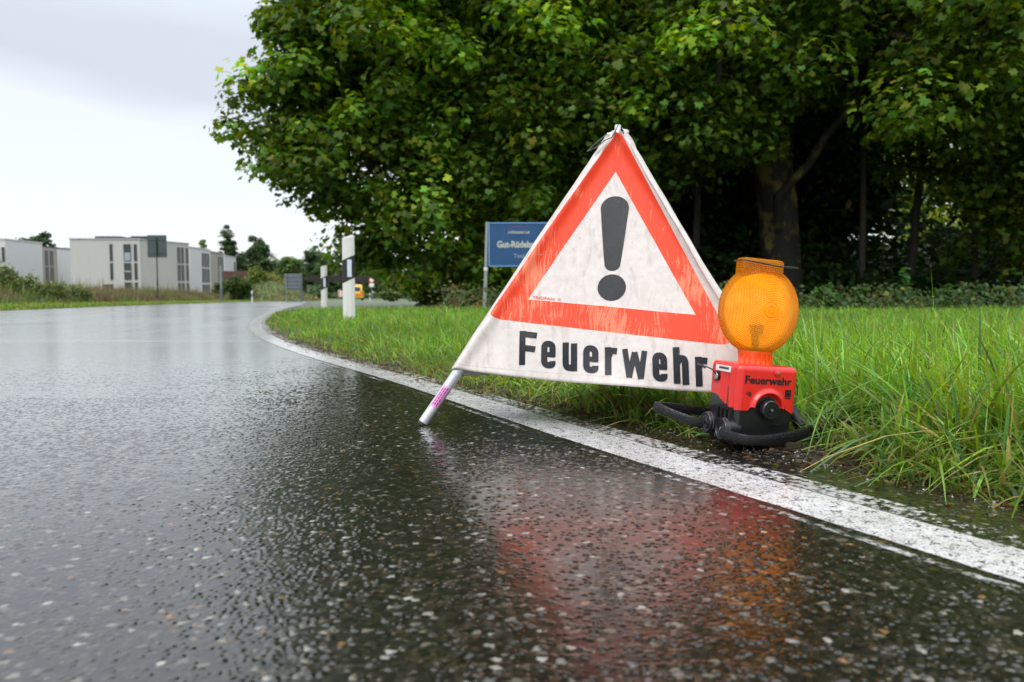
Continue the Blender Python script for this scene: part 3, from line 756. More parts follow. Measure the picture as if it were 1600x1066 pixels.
# lettering on the box
V, Fc = text_mesh('Feuerwehr', .0255, .00075, .985)
wd = V[:, 0].max() - V[:, 0].min(); k_ = .124 / wd
m = MB(); m.add([(-.0630 + (x - V[:, 0].min()) * k_, -HB - .0010 + .0012 * (1 - (.140 + y) / HT), .1375 + y) for x, y, z in V], Fc); m.build('lettering', M_INK, redb)
m = MB()
V, Fc = text_mesh('LSR', .0085, .0003, 1.1)
m.add([(-.058 + x, -HB - .0006 + .0018 * .4, .1115 + y) for x, y, z in V], Fc)
yl = -HB - .0002
def star(cx_, cz_, r0, r1, n):
    pts = [(cx_ + (r0 if q % 2 else r1) * math.cos(q * math.pi / n + .3), yl, cz_ + (r0 if q % 2 else r1) * math.sin(q * math.pi / n + .3)) for q in range(2 * n)]
    c0 = [(cx_, yl, cz_)]; m.add(c0 + pts, [(0, q + 1, (q + 1) % (2 * n) + 1) for q in range(2 * n)])
star(-.047, .109, .0015, .0055, 5)
m.build('emblem', M_INK, redb); m = MB()
x0, z0 = .047, .110
for a_, b_, c_, d_ in ((0, 0, .0042, .017), (.0048, .0, .0082, .0105), (.0048, .0115, .0158, .017), (.0090, .0, .0158, .0105)): m.box((x0 + a_, yl - .0003, z0 + b_), (x0 + c_, yl + .002, z0 + d_))
for q in range(5): m.box((x0 + q * .0032, yl - .0003, z0 - .0045), (x0 + q * .0032 + .0022, yl + .002, z0 - .0020))
m.build('emblem', M_INK, redb)
# label and lock on the left side
xl = -HA - .0016
m = MB(); m.box((xl, -.034, .158), (xl + .004, .034, .172))
lb = m.build('label', M_LABEL, redb)
m = MB(); rr_ = random.Random(5); y_ = .018
while y_ > -.022:
    w__ = rr_.uniform(.0015, .004); m.box((xl - .0004, y_ - w__, .1632), (xl + .001, y_, .1690)); y_ -= w__ + .0012
m.build('label_print', M_INK, lb)
RY = Matrix.Rotation(R_(-90), 4, 'Y')
LK = Matrix.Translation((-HA + .002, .028, .143)) @ RY
m = MB(); m.lathe([(0, 0), (.0085, 0), (.0085, .005), (.0072, .0062), (.0045, .0062), (.0042, .003), (0, .003)], 24, LK, cap=False); lk = m.build('lock', M_STEEL, bc, smooth=True)
m = MB(); m.lathe([(.0086, 0), (.0112, 0), (.0112, .004), (.0086, .0045)], 24, LK, cap=False); m.build('lock_ring', M_BLACK, lk, smooth=True)
m = MB(); m.tube([(-HA - .004, .028, .148), (-HA - .012, .031, .158), (-HA - .022, .038, .163), (-HA - .032, .044, .165)], .0016, 8)
m.tube([(-HA - .026, .040, .160), (-HA - .032, .044, .165), (-HA - .045, .050, .168)], .0030, 8); m.build('cap_tether', M_BLACK, bc, smooth=True)
# neck, lens, collar
m = MB(); 
for zz, rr2 in ((0, 0),):
    prof = [(.040, .176), (.041, .180), (.0395, .183), (.0395, .200), (.041, .203), (.042, .212)]
    M_ = Matrix.Scale(.72, 4, (0, 1, 0)) @ Matrix.Scale(1.08, 4, (1, 0, 0)); m.lathe(prof, 40, M_, cap=False)
    for q in range(7):
        a_ = -math.pi / 2 + (q - 3) * .34; m.box((.044 * math.cos(a_) - .0015, .029 * math.sin(a_) - .0015, .180), (.044 * math.cos(a_) + .0015, .029 * math.sin(a_) + .0015, .204))
M_AMBRED = simple('red_amber_plastic', (.85, .10, .012), .2, 0, .1, 30, 0, coat=.5)
m.build('neck', M_AMBRED, bc, smooth=True)
LZ = .311; T_ = Matrix.Translation((0, 0, LZ)) @ RX
prof = [(0, .0525), (.006, .0530), (.0085, .0512), (.0105, .0512), (.0125, .0525), (.0155, .0520), (.017, .0500), (.0195, .0500), (.022, .0505), (.026, .0495), (.040, .0455), (.055, .0405), (.070, .0345), (.082, .0288), (.092, .0225), (.099, .0165), (.1035, .0110), (.1055, .0095), (.1075, .0065), (.1085, .0025)]
prof = prof + [(r, -z) for r, z in reversed(prof)]
m = MB(); m.lathe(prof, 96, T_, cap=False)
lens = m.build('amber_lens', M_AMBER, bc, smooth=True)
m = MB(); vs = []; ring = []
NC = 64
cp = [(.398, 0), (.414, 0), (.428, .0), (.433, .003), (.4345, .008)]
for z, ins in cp:
    for k in range(NC):
        a = 2 * math.pi * k / NC; ca, sa = math.cos(a), math.sin(a); e = 2 / 5
        vs.append((math.copysign(abs(ca) ** e, ca) * (.057 - ins) - .008, math.copysign(abs(sa) ** e, sa) * (.023 - ins), z - .012 * ((ca * .0 + abs(ca) ** e) ** 2 if z < .41 else 0)))
fs = [(j * NC + k, j * NC + (k + 1) % NC, (j + 1) * NC + (k + 1) % NC, (j + 1) * NC + k) for j in range(len(cp) - 1) for k in range(NC)] + [tuple((len(cp) - 1) * NC + k for k in range(NC))]
m.add(vs, fs); col_ = m.build('collar', M_AMBER, bc, smooth=True)
m = MB(); m.tube([(-.0685, .0, .4275), (-.0680, -.018, .4275), (-.058, -.0265, .426), (-.02, -.0285, .4225), (.03, -.0285, .4185), (.055, -.026, .4205), (.085, -.018, .4215), (.090, -.010, .4215), (.085, .018, .4225), (.055, .026, .423), (-.058, .0265, .427), (-.068, .018, .4275), (-.0685, .0, .4275)], .0017, 8, cap=False); m.build('carrying_wire', M_BLACK, col_, smooth=True)
# behind the lens: a lamp holder, and a reflector given its own glow
m = MB(); m.tube([(0, .006, .19), (0, .006, .262)], [.013, .010], 16); m.box((-.016, -.004, .252), (.016, .016, .276)); m.build('lamp_holder', M_BLACK, bc, smooth=True)
m = MB(); m.lathe([(0, -.004), (.03, -.003), (.070, .002), (.092, .006), (.094, .006), (.070, .0), (.03, -.006), (0, -.007)], 40, Matrix.Translation((0, .006, LZ)) @ RX, cap=False); m.build('reflector', M_REFL, bc, smooth=True)
# hinge wheels on the left side
def wheel(y, z, x):
    m = MB(); m.lathe([(0, 0), (.0275, 0), (.0275, .004), (.0255, .006), (.0255, .011), (.0240, .0135), (.0215, .0135), (.0205, .0115), (.0175, .0115), (.0168, .0135), (.0128, .0135), (.0120, .0110), (.0060, .0110), (0, .0110)], 40, Matrix.Translation((x, y, z)) @ RY, cap=False)
    o_ = m.build('hinge_wheel', M_BLACK, bc, smooth=True)
    m = MB(); m.lathe([(0, .0110), (.0052, .0112), (.0048, .0142), (.0015, .0150), (0, .0150)], 16, Matrix.Translation((x, y, z)) @ RY, cap=False); m.build('axle_pin', M_STEEL, o_, smooth=True)
wheel(.022, .029, -HA - .012); wheel(-.040, .024, -HA - .006)
m = MB(); 
for yy, xx in ((.022, -HA - .014), (-.040, -HA - .008)): m.lathe([(.0235, 0), (.0235, .03)], 32, Matrix.Translation((xx, yy, .027)) @ Matrix.Rotation(R_(90), 4, 'Y'))
m.build('hinge_barrel', M_BLACK, bc, smooth=True)
def smooth_path(p, n=8):
    P = [Vector(q) for q in p]; out = []
    for i in range(len(P) - 1):
        a, b, c, d = P[max(i - 1, 0)], P[i], P[i + 1], P[min(i + 2, len(P) - 1)]
        for k in range(n):
            t = k / n; out.append(.5 * ((2 * b) + (c - a) * t + (2 * a - 5 * b + 4 * c - d) * t * t + (3 * b - a - 3 * c + d) * t ** 3))
    return out + [P[-1]]
def arm(paths, name='folding_foot'):
    m = MB()
    for p, hw, hh in paths:
        m.tube(smooth_path(p), 1.0, sq=(hw, hh))
    return m.build(name, M_STRAP, bc, smooth=True)
# front arm: from the front wheel across the box front and out into the grass, a narrow loop
arm([([(-HA - .022, -.046, .016), (-.070, -.096, .010), (-.02, -.108, .013), (.03, -.108, .021), (.075, -.100, .028), (.115, -.086, .036), (.165, -.062, .043), (.265, -.034, .054)], .0055, .0115),
     ([(.055, -.100, .016), (.100, -.094, .020), (.150, -.086, .036), (.190, -.074, .042), (.250, -.050, .046)], .0050, .0085)])
arm([([(-HA - .030, .022, .026), (-HA - .060, .030, .030), (-HA - .100, .062, .042), (-HA - .120, .094, .052), (-HA - .110, .118, .050), (-HA - .070, .128, .048), (-HA + .0, .122, .044), (-HA + .05, .112, .040)], .0055, .0115)])
# ------------------------------------------------------------------ leaves and trees
def leaf_template(kind):
    if kind == 'maple':
        a = [-90, -42, -10, 16, 40, 66, 90, 114, 140, 164, 190, 222]; r = [.10, .55, .80, .60, .95, .66, 1.05, .66, .95, .60, .80, .55]
        V = [(0, .12, 0)] + [(math.cos(R_(t)) * q * .62, math.sin(R_(t)) * q * .62 + .12, -.10 * q * q) for t, q in zip(a, r)]
        n = len(a); return np.array(V), np.array([(0, k + 1, (k + 1) % n + 1) for k in range(n)])
    if kind == 'oval':
        V = [(0, -.5, 0), (.26, -.18, .05), (.24, .2, .03), (0, .5, -.08), (-.24, .2, .03), (-.26, -.18, .05)]
        return np.array(V, float), np.array([(0, 1, 2), (0, 2, 3), (0, 3, 4), (0, 4, 5)])
    V = [(0, -.5, 0), (.34, 0, .06), (0, .5, -.05), (-.34, 0, .06)]
    return np.array(V, float), np.array([(0, 1, 2), (0, 2, 3)])
def place_leaves(name, P, Nrm, size, cols, kind, mat, parent=None, rg=rng, droop=.4):
    """one leaf per point; Nrm = rough facing of each leaf"""
    T, F = leaf_template(kind); n = len(P)
    Nn = Nrm + rg.normal(0, .42, (n, 3)); Nn /= np.linalg.norm(Nn, axis=1)[:, None] + 1e-9
    d = rg.normal(0, 1, (n, 3)); d[:, 2] -= droop; d -= Nn * (d * Nn).sum(1)[:, None]; d /= np.linalg.norm(d, axis=1)[:, None] + 1e-9
    s = np.cross(d, Nn); sz = np.asarray(size)[:, None, None]
    V = P[:, None, :] + sz * (T[None, :, 0:1] * s[:, None, :] + T[None, :, 1:2] * d[:, None, :] + T[None, :, 2:3] * Nn[:, None, :])
    FF = (F[None] + (np.arange(n) * len(T))[:, None, None]).reshape(-1, 3)
    C = np.repeat(cols, len(T), 0)
    return mesh_np(name, V.reshape(-1, 3), FF, mat, parent, col=C)
def leaf_cols(n, base, rg, var=.28, clump=None):
    b = np.array(base)[None]; k = np.exp(rg.normal(0, var, (n, 1)))
    if clump is not None: k = k * clump[:, None]
    h = rg.normal(0, .16, (n, 1)); c = b * k; c[:, 0:1] *= np.exp(h * 1.3); c[:, 2:3] *= np.exp(-h)
    y = rg.random(n) < .012; c[y] = np.array([.30, .26, .03]) * (.6 + .6 * rg.random((y.sum(), 1)))
    return np.clip(c, .003, .6)
def blob_points(ells, n, rg, shell=.45):
    """points in a union of ellipsoids ((centre), (radii)), denser towards their outsides"""
    vol = np.array([e[1][0] * e[1][1] * e[1][2] for e in ells]) ** .75; vol /= vol.sum(); out = []
    for e, v in zip(ells, vol):
        m = max(3, int(n * v)); d = rg.normal(0, 1, (m, 3)); d /= np.linalg.norm(d, axis=1)[:, None]
        r = rg.random(m) ** shell
        out.append(np.array(e[0])[None] + d * r[:, None] * np.array(e[1])[None])
    return np.concatenate(out)
def grow(nodes, targets, rg, flow_pow=.42, r_tip=.012):
    """join every twig target to the nearest part of the branch skeleton; nodes: list of (pos, parent)"""
    P = [np.array(p, float) for p, _ in nodes]; par = [q for _, q in nodes]; r0 = len(P)
    root = P[0]; order = np.argsort(np.linalg.norm(targets - np.mean(np.array(P), 0), axis=1)); ends = []
    for ti in order:
        t = targets[ti]; A = np.array(P); d = np.linalg.norm(A - t, axis=1) + .35 * np.maximum(0, A[:, 2] - t[2])
        k = int(np.argmin(d)); L = np.linalg.norm(t - P[k]); ns = max(1, int(L / .7)); prev = k
        for s in range(1, ns + 1):
            f = s / ns; q = P[k] * (1 - f) + t * f; q = q + np.array([0, 0, .10 * L * math.sin(math.pi * f)]) + rg.normal(0, .04 * L, 3) * (f < 1)
            P.append(q); par.append(prev); prev = len(P) - 1
        ends.append(prev)
    cnt = np.ones(len(P)); 
    for i in range(len(P) - 1, 0, -1):
        if par[i] >= 0: cnt[par[i]] += cnt[i]
    return P, par, cnt
def branches(P, par, cnt, rmax, r_tip, seg=6, power=.45):
    rad = np.maximum(r_tip, rmax * (cnt / cnt[0]) ** power); V = []; F = []; b = 0
    for i in range(1, len(P)):
        a = P[par[i]]; c = P[i]; t = c - a; L = np.linalg.norm(t)
        if L < 1e-6: continue
        t = t / L; ref = np.array([0, 0, 1.]) if abs(t[2]) < .9 else np.array([1., 0, 0]); A = np.cross(t, ref); A /= np.linalg.norm(A); B = np.cross(A, t)
        ra = min(rad[par[i]], rad[i] * 1.35); rb = rad[i]
        ang = np.linspace(0, 2 * math.pi, seg, endpoint=False)
        for p, r in ((a - t * ra * .2, ra), (c + t * rb * .2, rb)): V.append(p[None] + r * (np.cos(ang)[:, None] * A + np.sin(ang)[:, None] * B))
        F.append(np.stack([b + np.arange(seg), b + (np.arange(seg) + 1) % seg, b + seg + (np.arange(seg) + 1) % seg, b + seg + np.arange(seg)], -1)); b += 2 * seg
    return np.concatenate(V), np.concatenate(F)
def tree(name, root, skel, ells, n_clump, per, leaf, cols, label, cat='tree', group=None, rmax=.4, seed=1, kind='maple', mat=None, bark=None, csize=.8, shell=.45, r_tip=.012, power=.45, zmin=.3, clear=None):
    rg = np.random.default_rng(seed)
    e = empty(name, root); tag(e, label, cat, group); rt = np.array(root, float)
    T = blob_points(ells, n_clump, rg, shell); T = T[T[:, 2] > zmin]
    if clear: T = T[[not clear(t_) for t_ in T]]
    T = T - rt
    P, par, cnt = grow([(np.array(p) - rt, q) for p, q in skel], T, rg)
    V, F = branches(P, par, cnt, rmax, r_tip, power=power); mesh_np('trunk', V, F, bark or M_BARK, e, smooth=True)
    m = len(T); per_c = np.maximum(4, (per * np.exp(rg.normal(0, .45, m)))).astype(int); idx = np.repeat(np.arange(m), per_c); n = len(idx)
    cs = csize * np.exp(rg.normal(0, .25, m)); off = rg.normal(0, 1, (n, 3)); off /= np.linalg.norm(off, axis=1)[:, None]; off *= (rg.random((n, 1)) ** .45); off[:, 2] *= .62
    off[:, 2] -= .25 * (off[:, 0] ** 2 + off[:, 1] ** 2)
    LP = T[idx] + off * cs[idx][:, None]; keep = LP[:, 2] + rt[2] > zmin * .5; 
    out = off + np.array([0, 0, .9])[None]; tone = np.exp(rg.normal(0, .38, m))[idx]
    c = leaf_cols(n, cols, rg, clump=tone); sz = leaf * np.exp(rg.normal(0, .22, n))
    place_leaves('crown', LP[keep], out[keep], sz[keep], c[keep], kind, mat or M_LEAF, e, rg)
    return e
def copy_thing(src, loc, rz=0, sc=1.0, label=None, group=None):
    r = src.copy(); link(r); r.location = loc; r.rotation_euler = (0, 0, rz); r.scale = (sc, sc, sc)
    if label: r['label'] = label
    if group: r['group'] = group
    for ch in list(src.children):
        c = ch.copy(); link(c, r)
        for g_ in ch.children: link(g_.copy(), c)
    return r
def at(px, py, y):
    """point at distance y whose place in the photograph would be (px, py)"""
    f = (px - 800) / FPX; u = (533 - py) / FPX
    d = Vector((f, math.cos(PITCH) + u * math.sin(PITCH), -math.sin(PITCH) + u * math.cos(PITCH)))
    return Vector((0, 0, CAM_H)) + d * (y / d.y)
TS = 1.12                                      # the trees' distance and size go together
def E(px, py, y, rx, rz, ry=None):
    """ellipsoid at a place in the view with its radii in metres"""
    p = at(px, py, y * TS); return (tuple(p), (rx * TS, (ry or rx) * TS, rz * TS))
def _pts(sk): return [(tuple(np.array(p) * TS) if max(abs(p[0]), abs(p[1])) < 900 else p, q) for p, q in sk]
LEAFC = (.105, .190, .018)
LIMB_PX = [(1195, 320), (1262, 262), (1290, 215), (1335, 165), (1356, 120)]
def LIMB(p):
    """the mossy limb is bare: no twigs grow on the open side of it"""
    if p[1] > 21: return False
    x = 800 + FPX * p[0] / p[1]; y = 460 - FPX * (p[2] - CAM_H) / p[1]
    for (a, b), (c, d) in zip(LIMB_PX[:-1], LIMB_PX[1:]):
        t = min(1, max(0, ((x - a) * (c - a) + (y - b) * (d - b)) / ((c - a) ** 2 + (d - b) ** 2)))
        if math.hypot(x - a - t * (c - a), y - b - t * (d - b)) < 50: return True
    return False
G3 = 'broad trees overhanging the verge'
# big maple whose trunk stands right of the warning sign; its low limb rises to the right
r1 = (7.0 * TS, 19.0 * TS, float(ground_z(7.0 * TS, 19.0 * TS)))
s1 = [((7.0, 19, -.2), -1), ((6.9, 19, 1.2), 0), ((6.75, 18.9, 2.6), 1), ((6.5, 19, 4.4), 2), ((6.0, 19, 6.4), 3), ((5.3, 19.2, 9), 4), ((4.9, 19.2, 12), 5),
      (tuple(at(1215, 310, 18.2)), 1), (tuple(at(1262, 262, 17.9)), 7), (tuple(at(1290, 215, 17.7)), 8), (tuple(at(1335, 165, 17.3)), 9), (tuple(at(1356, 120, 17.0)), 10), (tuple(at(1385, 60, 16.8)), 11), (tuple(at(1420, -20, 16.6)), 12),
      (tuple(at(1085, 190, 18.4)), 3), (tuple(at(1010, 155, 18.1)), 14), (tuple(at(940, 170, 17.9)), 15), (tuple(at(1010, 60, 18)), 15), (tuple(at(900, 110, 17.2)), 15)]
e1 = [E(1150, -40, 18.5, 5.2, 4.2), E(980, 60, 17.0, 3.4, 2.4), E(1120, 130, 16.6, 2.6, 1.5), E(950, 170, 17.2, 2.6, 1.6), E(1300, 30, 16.3, 3.0, 1.9), E(1480, 60, 15.8, 3.0, 2.0), E(1560, 150, 15.6, 2.2, 1.2), E(1420, 150, 16.4, 1.7, .9), E(1300, -260, 19, 6.5, 4), E(1150, -620, 21, 6.5, 4.2), E(1000, -350, 19, 5, 3.5), E(1010, 260, 18.2, 2.0, 1.1), E(1180, 210, 17.4, 1.4, .5), E(900, 20, 17, 2.2, 2.2)]
tree('maple_tree', r1, _pts(s1), e1, 1380, 84, .175, LEAFC, 'broad maple behind the warning sign with a mossy low limb rising right', group=G3, rmax=.55, seed=11, csize=.92, clear=LIMB)
# left-hand maple: it makes the outline against the sky
r2 = (1.6 * TS, 19.5 * TS, float(ground_z(1.6 * TS, 19.5 * TS)))
s2 = [((1.6, 19.5, -.2), -1), ((1.5, 19.5, 2.0), 0), ((1.1, 19.4, 4.0), 1), ((.5, 19, 6.0), 2), ((-.3, 19, 8.5), 3), ((-.8, 19, 11), 4),
      (tuple(at(790, 190, 18.6)), 2), (tuple(at(700, 160, 18.0)), 6), (tuple(at(610, 140, 17.4)), 7), (tuple(at(530, 145, 16.9)), 8), (tuple(at(450, 165, 16.6)), 9),
      (tuple(at(720, 300, 18.3)), 1), (tuple(at(640, 330, 17.8)), 11), (tuple(at(560, 360, 17.4)), 12)]
e2 = [E(700, 20, 18.0, 3.9, 3.4), E(610, 95, 16.9, 2.7, 2.2), E(510, 60, 16.8, 1.45, 1.5), E(500, 190, 16.6, 1.55, 1.6), E(432, 150, 16.4, 1.0, .8), E(388, 128, 16.3, .75, .50), E(450, 250, 16.5, .95, .75), E(560, 250, 16.6, 1.8, 1.3),
      E(640, 290, 16.8, 2.0, 1.3), E(520, 312, 16.9, 1.0, .55), E(590, 370, 17.0, 1.15, .8), E(700, 380, 17.4, 1.7, 1.1), E(800, 250, 17.4, 2.6, 2.0), E(620, 415, 17.6, .9, .5), E(840, 380, 18, 1.7, 1.1), E(720, -260, 19, 5.4, 3.6), E(800, -560, 20, 5.2, 3.8), E(880, 120, 17.2, 2.0, 1.7), E(470, -20, 17, .9, .8), E(560, -60, 17.2, 1.6, 1.3), E(780, 430, 18.6, 1.6, .5), E(405, 200, 16.4, .62, .45)]
tree('maple_tree', r2, _pts(s2), e2, 1480, 80, .170, LEAFC, 'leftmost broad maple, its leafy outline against the sky and low branches behind the white posts', group=G3, rmax=.40, seed=23, csize=.72)
# third tree at the right
r3 = (14.2 * TS, 20.0 * TS, float(ground_z(14.2 * TS, 20 * TS)))
s3 = [((14.2, 20, -.2), -1), ((14.0, 20, 3.0), 0), ((13.6, 19.8, 6.0), 1), ((13.2, 19.6, 9), 2), ((13, 19.6, 12), 3), (tuple(at(1570, 260, 17.8)), 1)]
e3 = [E(1620, 40, 18.5, 3.8, 2.8), E(1590, 250, 17.6, 1.7, 1.2), E(1700, 200, 18, 3, 2.4), E(1560, -200, 19, 5.5, 3.6), E(1560, -560, 20, 5.5, 4.0), E(1460, 230, 19.5, 1.5, .8), E(1540, 320, 18.6, 1.3, .8), E(1660, 380, 18, 2.2, 1.2)]
tree('maple_tree', r3, _pts(s3), e3, 900, 84, .175, LEAFC, 'rightmost broad maple, its branches hanging in from the right edge above the tall grass', group=G3, rmax=.36, seed=37, csize=.92)

# the wood behind: trees standing close together
GW = 'trees of the dark wood'
def wood_tree(root, h, rad, seed, label, c):
    x, y, z = root
    sk = [((x, y, z - .2), -1), ((x + .1, y, z + h * .25), 0), ((x - .1, y + .1, z + h * .5), 1), ((x, y, z + h * .75), 2), ((x, y, z + h * .92), 3)]
    el = [((x, y, z + h * .62), (rad, rad, h * .36)), ((x + .5, y - .4, z + h * .34), (rad * .8, rad * .8, h * .18)), ((x - .6, y, z + h * .24), (rad * .75, rad * .75, h * .13))]
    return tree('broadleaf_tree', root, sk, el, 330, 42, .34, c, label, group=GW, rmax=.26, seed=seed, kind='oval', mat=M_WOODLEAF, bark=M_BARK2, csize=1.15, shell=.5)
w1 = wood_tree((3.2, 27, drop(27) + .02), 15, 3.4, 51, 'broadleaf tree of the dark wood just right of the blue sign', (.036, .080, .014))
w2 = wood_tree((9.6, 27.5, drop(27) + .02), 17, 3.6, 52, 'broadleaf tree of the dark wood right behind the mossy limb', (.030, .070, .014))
GL = 'tree standing among many in the dark wood at the right'
spots = [(12.8, 29.5), (20, 27.5), (25.5, 26.5), (-.2, 31), (6.2, 31.5), (12, 33.5), (25.0, 33), (29.5, 32), (3, 37), (9, 38), (15.0, 40), (29, 40), (36, 38)]
lab = ['at the far left of its front row, low branches touching the track', 'behind the gap between the two big trunks']
for k, (x, y) in enumerate(spots):
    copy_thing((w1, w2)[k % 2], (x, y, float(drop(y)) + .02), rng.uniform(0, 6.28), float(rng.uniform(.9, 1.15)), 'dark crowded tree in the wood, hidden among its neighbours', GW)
# slim bare stems in front of the wood
for k, (px, y, h_, r_) in enumerate(((1345, 22, 9, .10), (1420, 23, 9, .13), (1085, 23, 8, .12), (905, 22.5, 8, .10), (1520, 22, 9, .09))):
    p = at(px, 470, y); z = float(ground_z(p.x, y)); lean = rng.uniform(-.5, .5)
    e = empty('young_tree', (p.x, y, z)); tag(e, ['slim stem rising left of the bright gap in the wood', 'thicker slim stem beside the bright gap in the wood', 'slim stem between the big trunk and the warning sign', 'slim stem above the blue sign', 'rightmost slim stem at the edge of the wood'][k], 'tree', 'slim stems at the edge of the wood')
    m = MB(); m.tube([(0, 0, -.2), (lean * .3, 0, h_ * .3), (lean, .1, h_ * .65), (lean * 1.6, 0, h_)], [r_, r_ * .9, r_ * .7, r_ * .4], 9); m.build('trunk', M_BARK2, e, smooth=True)
    rg = np.random.default_rng(60 + k); n = 1500; t_ = rg.uniform(.45, 1.0, n); LP = np.stack([lean * 1.6 * t_ + rg.normal(0, .9, n), rg.normal(0, .8, n), h_ * t_ + rg.normal(0, .3, n)], 1)
    place_leaves('crown', LP, np.tile([0, 0, 1.], (n, 1)), np.full(n, .18), leaf_cols(n, (.04, .09, .016), rg), 'oval', M_WOODLEAF, e, rg)
# trees added beyond the wood, pale leaves standing in for lit foliage in its gaps
for k, (px, y, top, wp, lb_) in enumerate(((1442, 56, 170, 150, 'added pale yellow green tree beyond the wood, for the lit leaves in its widest gap'), (1560, 60, 250, 120, 'second added pale tree beyond the wood, for lit leaves near the right edge of the view'))):
    q = at(px, 470, y); z = float(drop(y)); H = CAM_H + (460 - top) / FPX * y; r_ = wp / FPX * y * .5
    sk = [((q.x, y, z - .1), -1), ((q.x + .2, y, z + H * .4), 0), ((q.x + .4, y, z + H * .8), 1)]
    tree('broadleaf_tree', (q.x, y, z), sk, [((q.x, y, z + H * .70), (r_, r_, H * .27)), ((q.x - .6, y - .8, z + H * .35), (r_ * .9, r_ * .8, H * .22))], 260, 46, .36, (.20, .29, .035), lb_, group='pale trees added beyond the wood for its lit gaps', rmax=.2, seed=400 + k, kind='oval', bark=M_BARK2, csize=1.1)
# shrub layer under the trees, one mass
rg = np.random.default_rng(71); n = 52000
xs = rg.uniform(-3.2, 34, n); ys = 21.5 + rg.gamma(1.6, 1.9, n) + np.where(xs < 5, 3, 0); hh = .5 + 2.6 * vnoise(xs * .35, ys * .25) ** 1.5 + np.where(ys > 25, 1.4, 0)
zz = drop(ys) + hh * rg.random(n) ** .7
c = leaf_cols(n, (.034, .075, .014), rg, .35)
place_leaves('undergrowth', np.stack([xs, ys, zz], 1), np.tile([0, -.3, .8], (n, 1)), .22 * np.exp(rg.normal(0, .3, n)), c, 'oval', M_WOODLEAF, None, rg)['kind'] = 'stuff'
n = 34000; xs = rg.uniform(-2, 60, n); ys = rg.uniform(41, 48, n); zz = drop(ys) + np.where((xs / ys > .44) & (xs / ys < .72), 3.3, 4.5) * rg.random(n)
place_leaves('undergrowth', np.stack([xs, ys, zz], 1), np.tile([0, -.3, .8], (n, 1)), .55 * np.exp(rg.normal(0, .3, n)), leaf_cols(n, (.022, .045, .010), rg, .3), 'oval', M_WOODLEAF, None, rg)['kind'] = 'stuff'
# low dead stalks and dark herbs where the grass ends
n = 16000; xs = rg.uniform(-1.5, 22, n); ys = rg.normal(15.6, 1.3, n) + .03 * xs; zz = ground_z(xs, ys) + .42 * rg.random(n) ** 1.4 * (.5 + vnoise(xs * 1.2, ys * 1.2))
c = leaf_cols(n, (.045, .085, .020), rg, .4); br = vnoise(xs * .9 + 9, ys) > .74; c[br] = c[br] * np.array([2.0, .95, 1.1])
place_leaves('herb_layer', np.stack([xs, ys, zz], 1), np.tile([0, -.4, .8], (n, 1)), .085 * np.exp(rg.normal(0, .3, n)), c, 'diamond', M_WOODLEAF, None, rg)['kind'] = 'stuff'
# separate leafy plants at the wood's edge
def leafy_plant(px, y, h_, lab_, k, col=(.055, .14, .025)):
    p = at(px, 470, y); z = float(ground_z(p.x, y)); e = empty('leafy_plant', (p.x, y, z)); tag(e, lab_, 'plant', 'leafy plants at the wood edge')
    rg = np.random.default_rng(80 + k); m = MB(); LP = []
    for s in range(rg.integers(3, 6)):
        a = rg.uniform(0, 6.28); q = rg.uniform(.05, .22) * h_; hh_ = h_ * rg.uniform(.6, 1); top = np.array([math.cos(a) * q, math.sin(a) * q, hh_])
        m.tube([(0, 0, -.03), tuple(top * .5 + np.array([0, 0, .03])), tuple(top)], [.006, .005, .003], 5)
        for t_ in np.linspace(.4, 1.0, 6):
            for _ in range(3): LP.append(top * t_ + rg.normal(0, .06, 3) * np.array([1, 1, .4]))
    m.build('stem', M_BARK2, e); LP = np.array(LP); n = len(LP)
    place_leaves('foliage', LP, np.tile([0, -.3, 1.], (n, 1)), .13 * np.exp(rg.normal(0, .25, n)), leaf_cols(n, col, rg, .2), 'oval', M_LEAF, e, rg)
for k, (px, y, h_, l_) in enumerate(((1283, 15.2, .62, 'leafy plant right beside the amber lantern, against the dark wood'), (1415, 15.0, .85, 'tallest leafy plant with broad bright leaves at the wood edge'), (1345, 15.6, .5, 'small dark leafy plant left of the tallest one'), (1300, 14.8, .35, 'lowest leafy plant above the grass behind the lantern'), (1560, 15.4, .5, 'leafy plant near the right edge of the view at the wood edge'), (1480, 15.8, .55, 'leafy plant among brown stalks right of the tallest plant'), (735, 16.5, .5, 'leafy plant left of the blue sign post'))):
    leafy_plant(px, y, h_, l_, k)

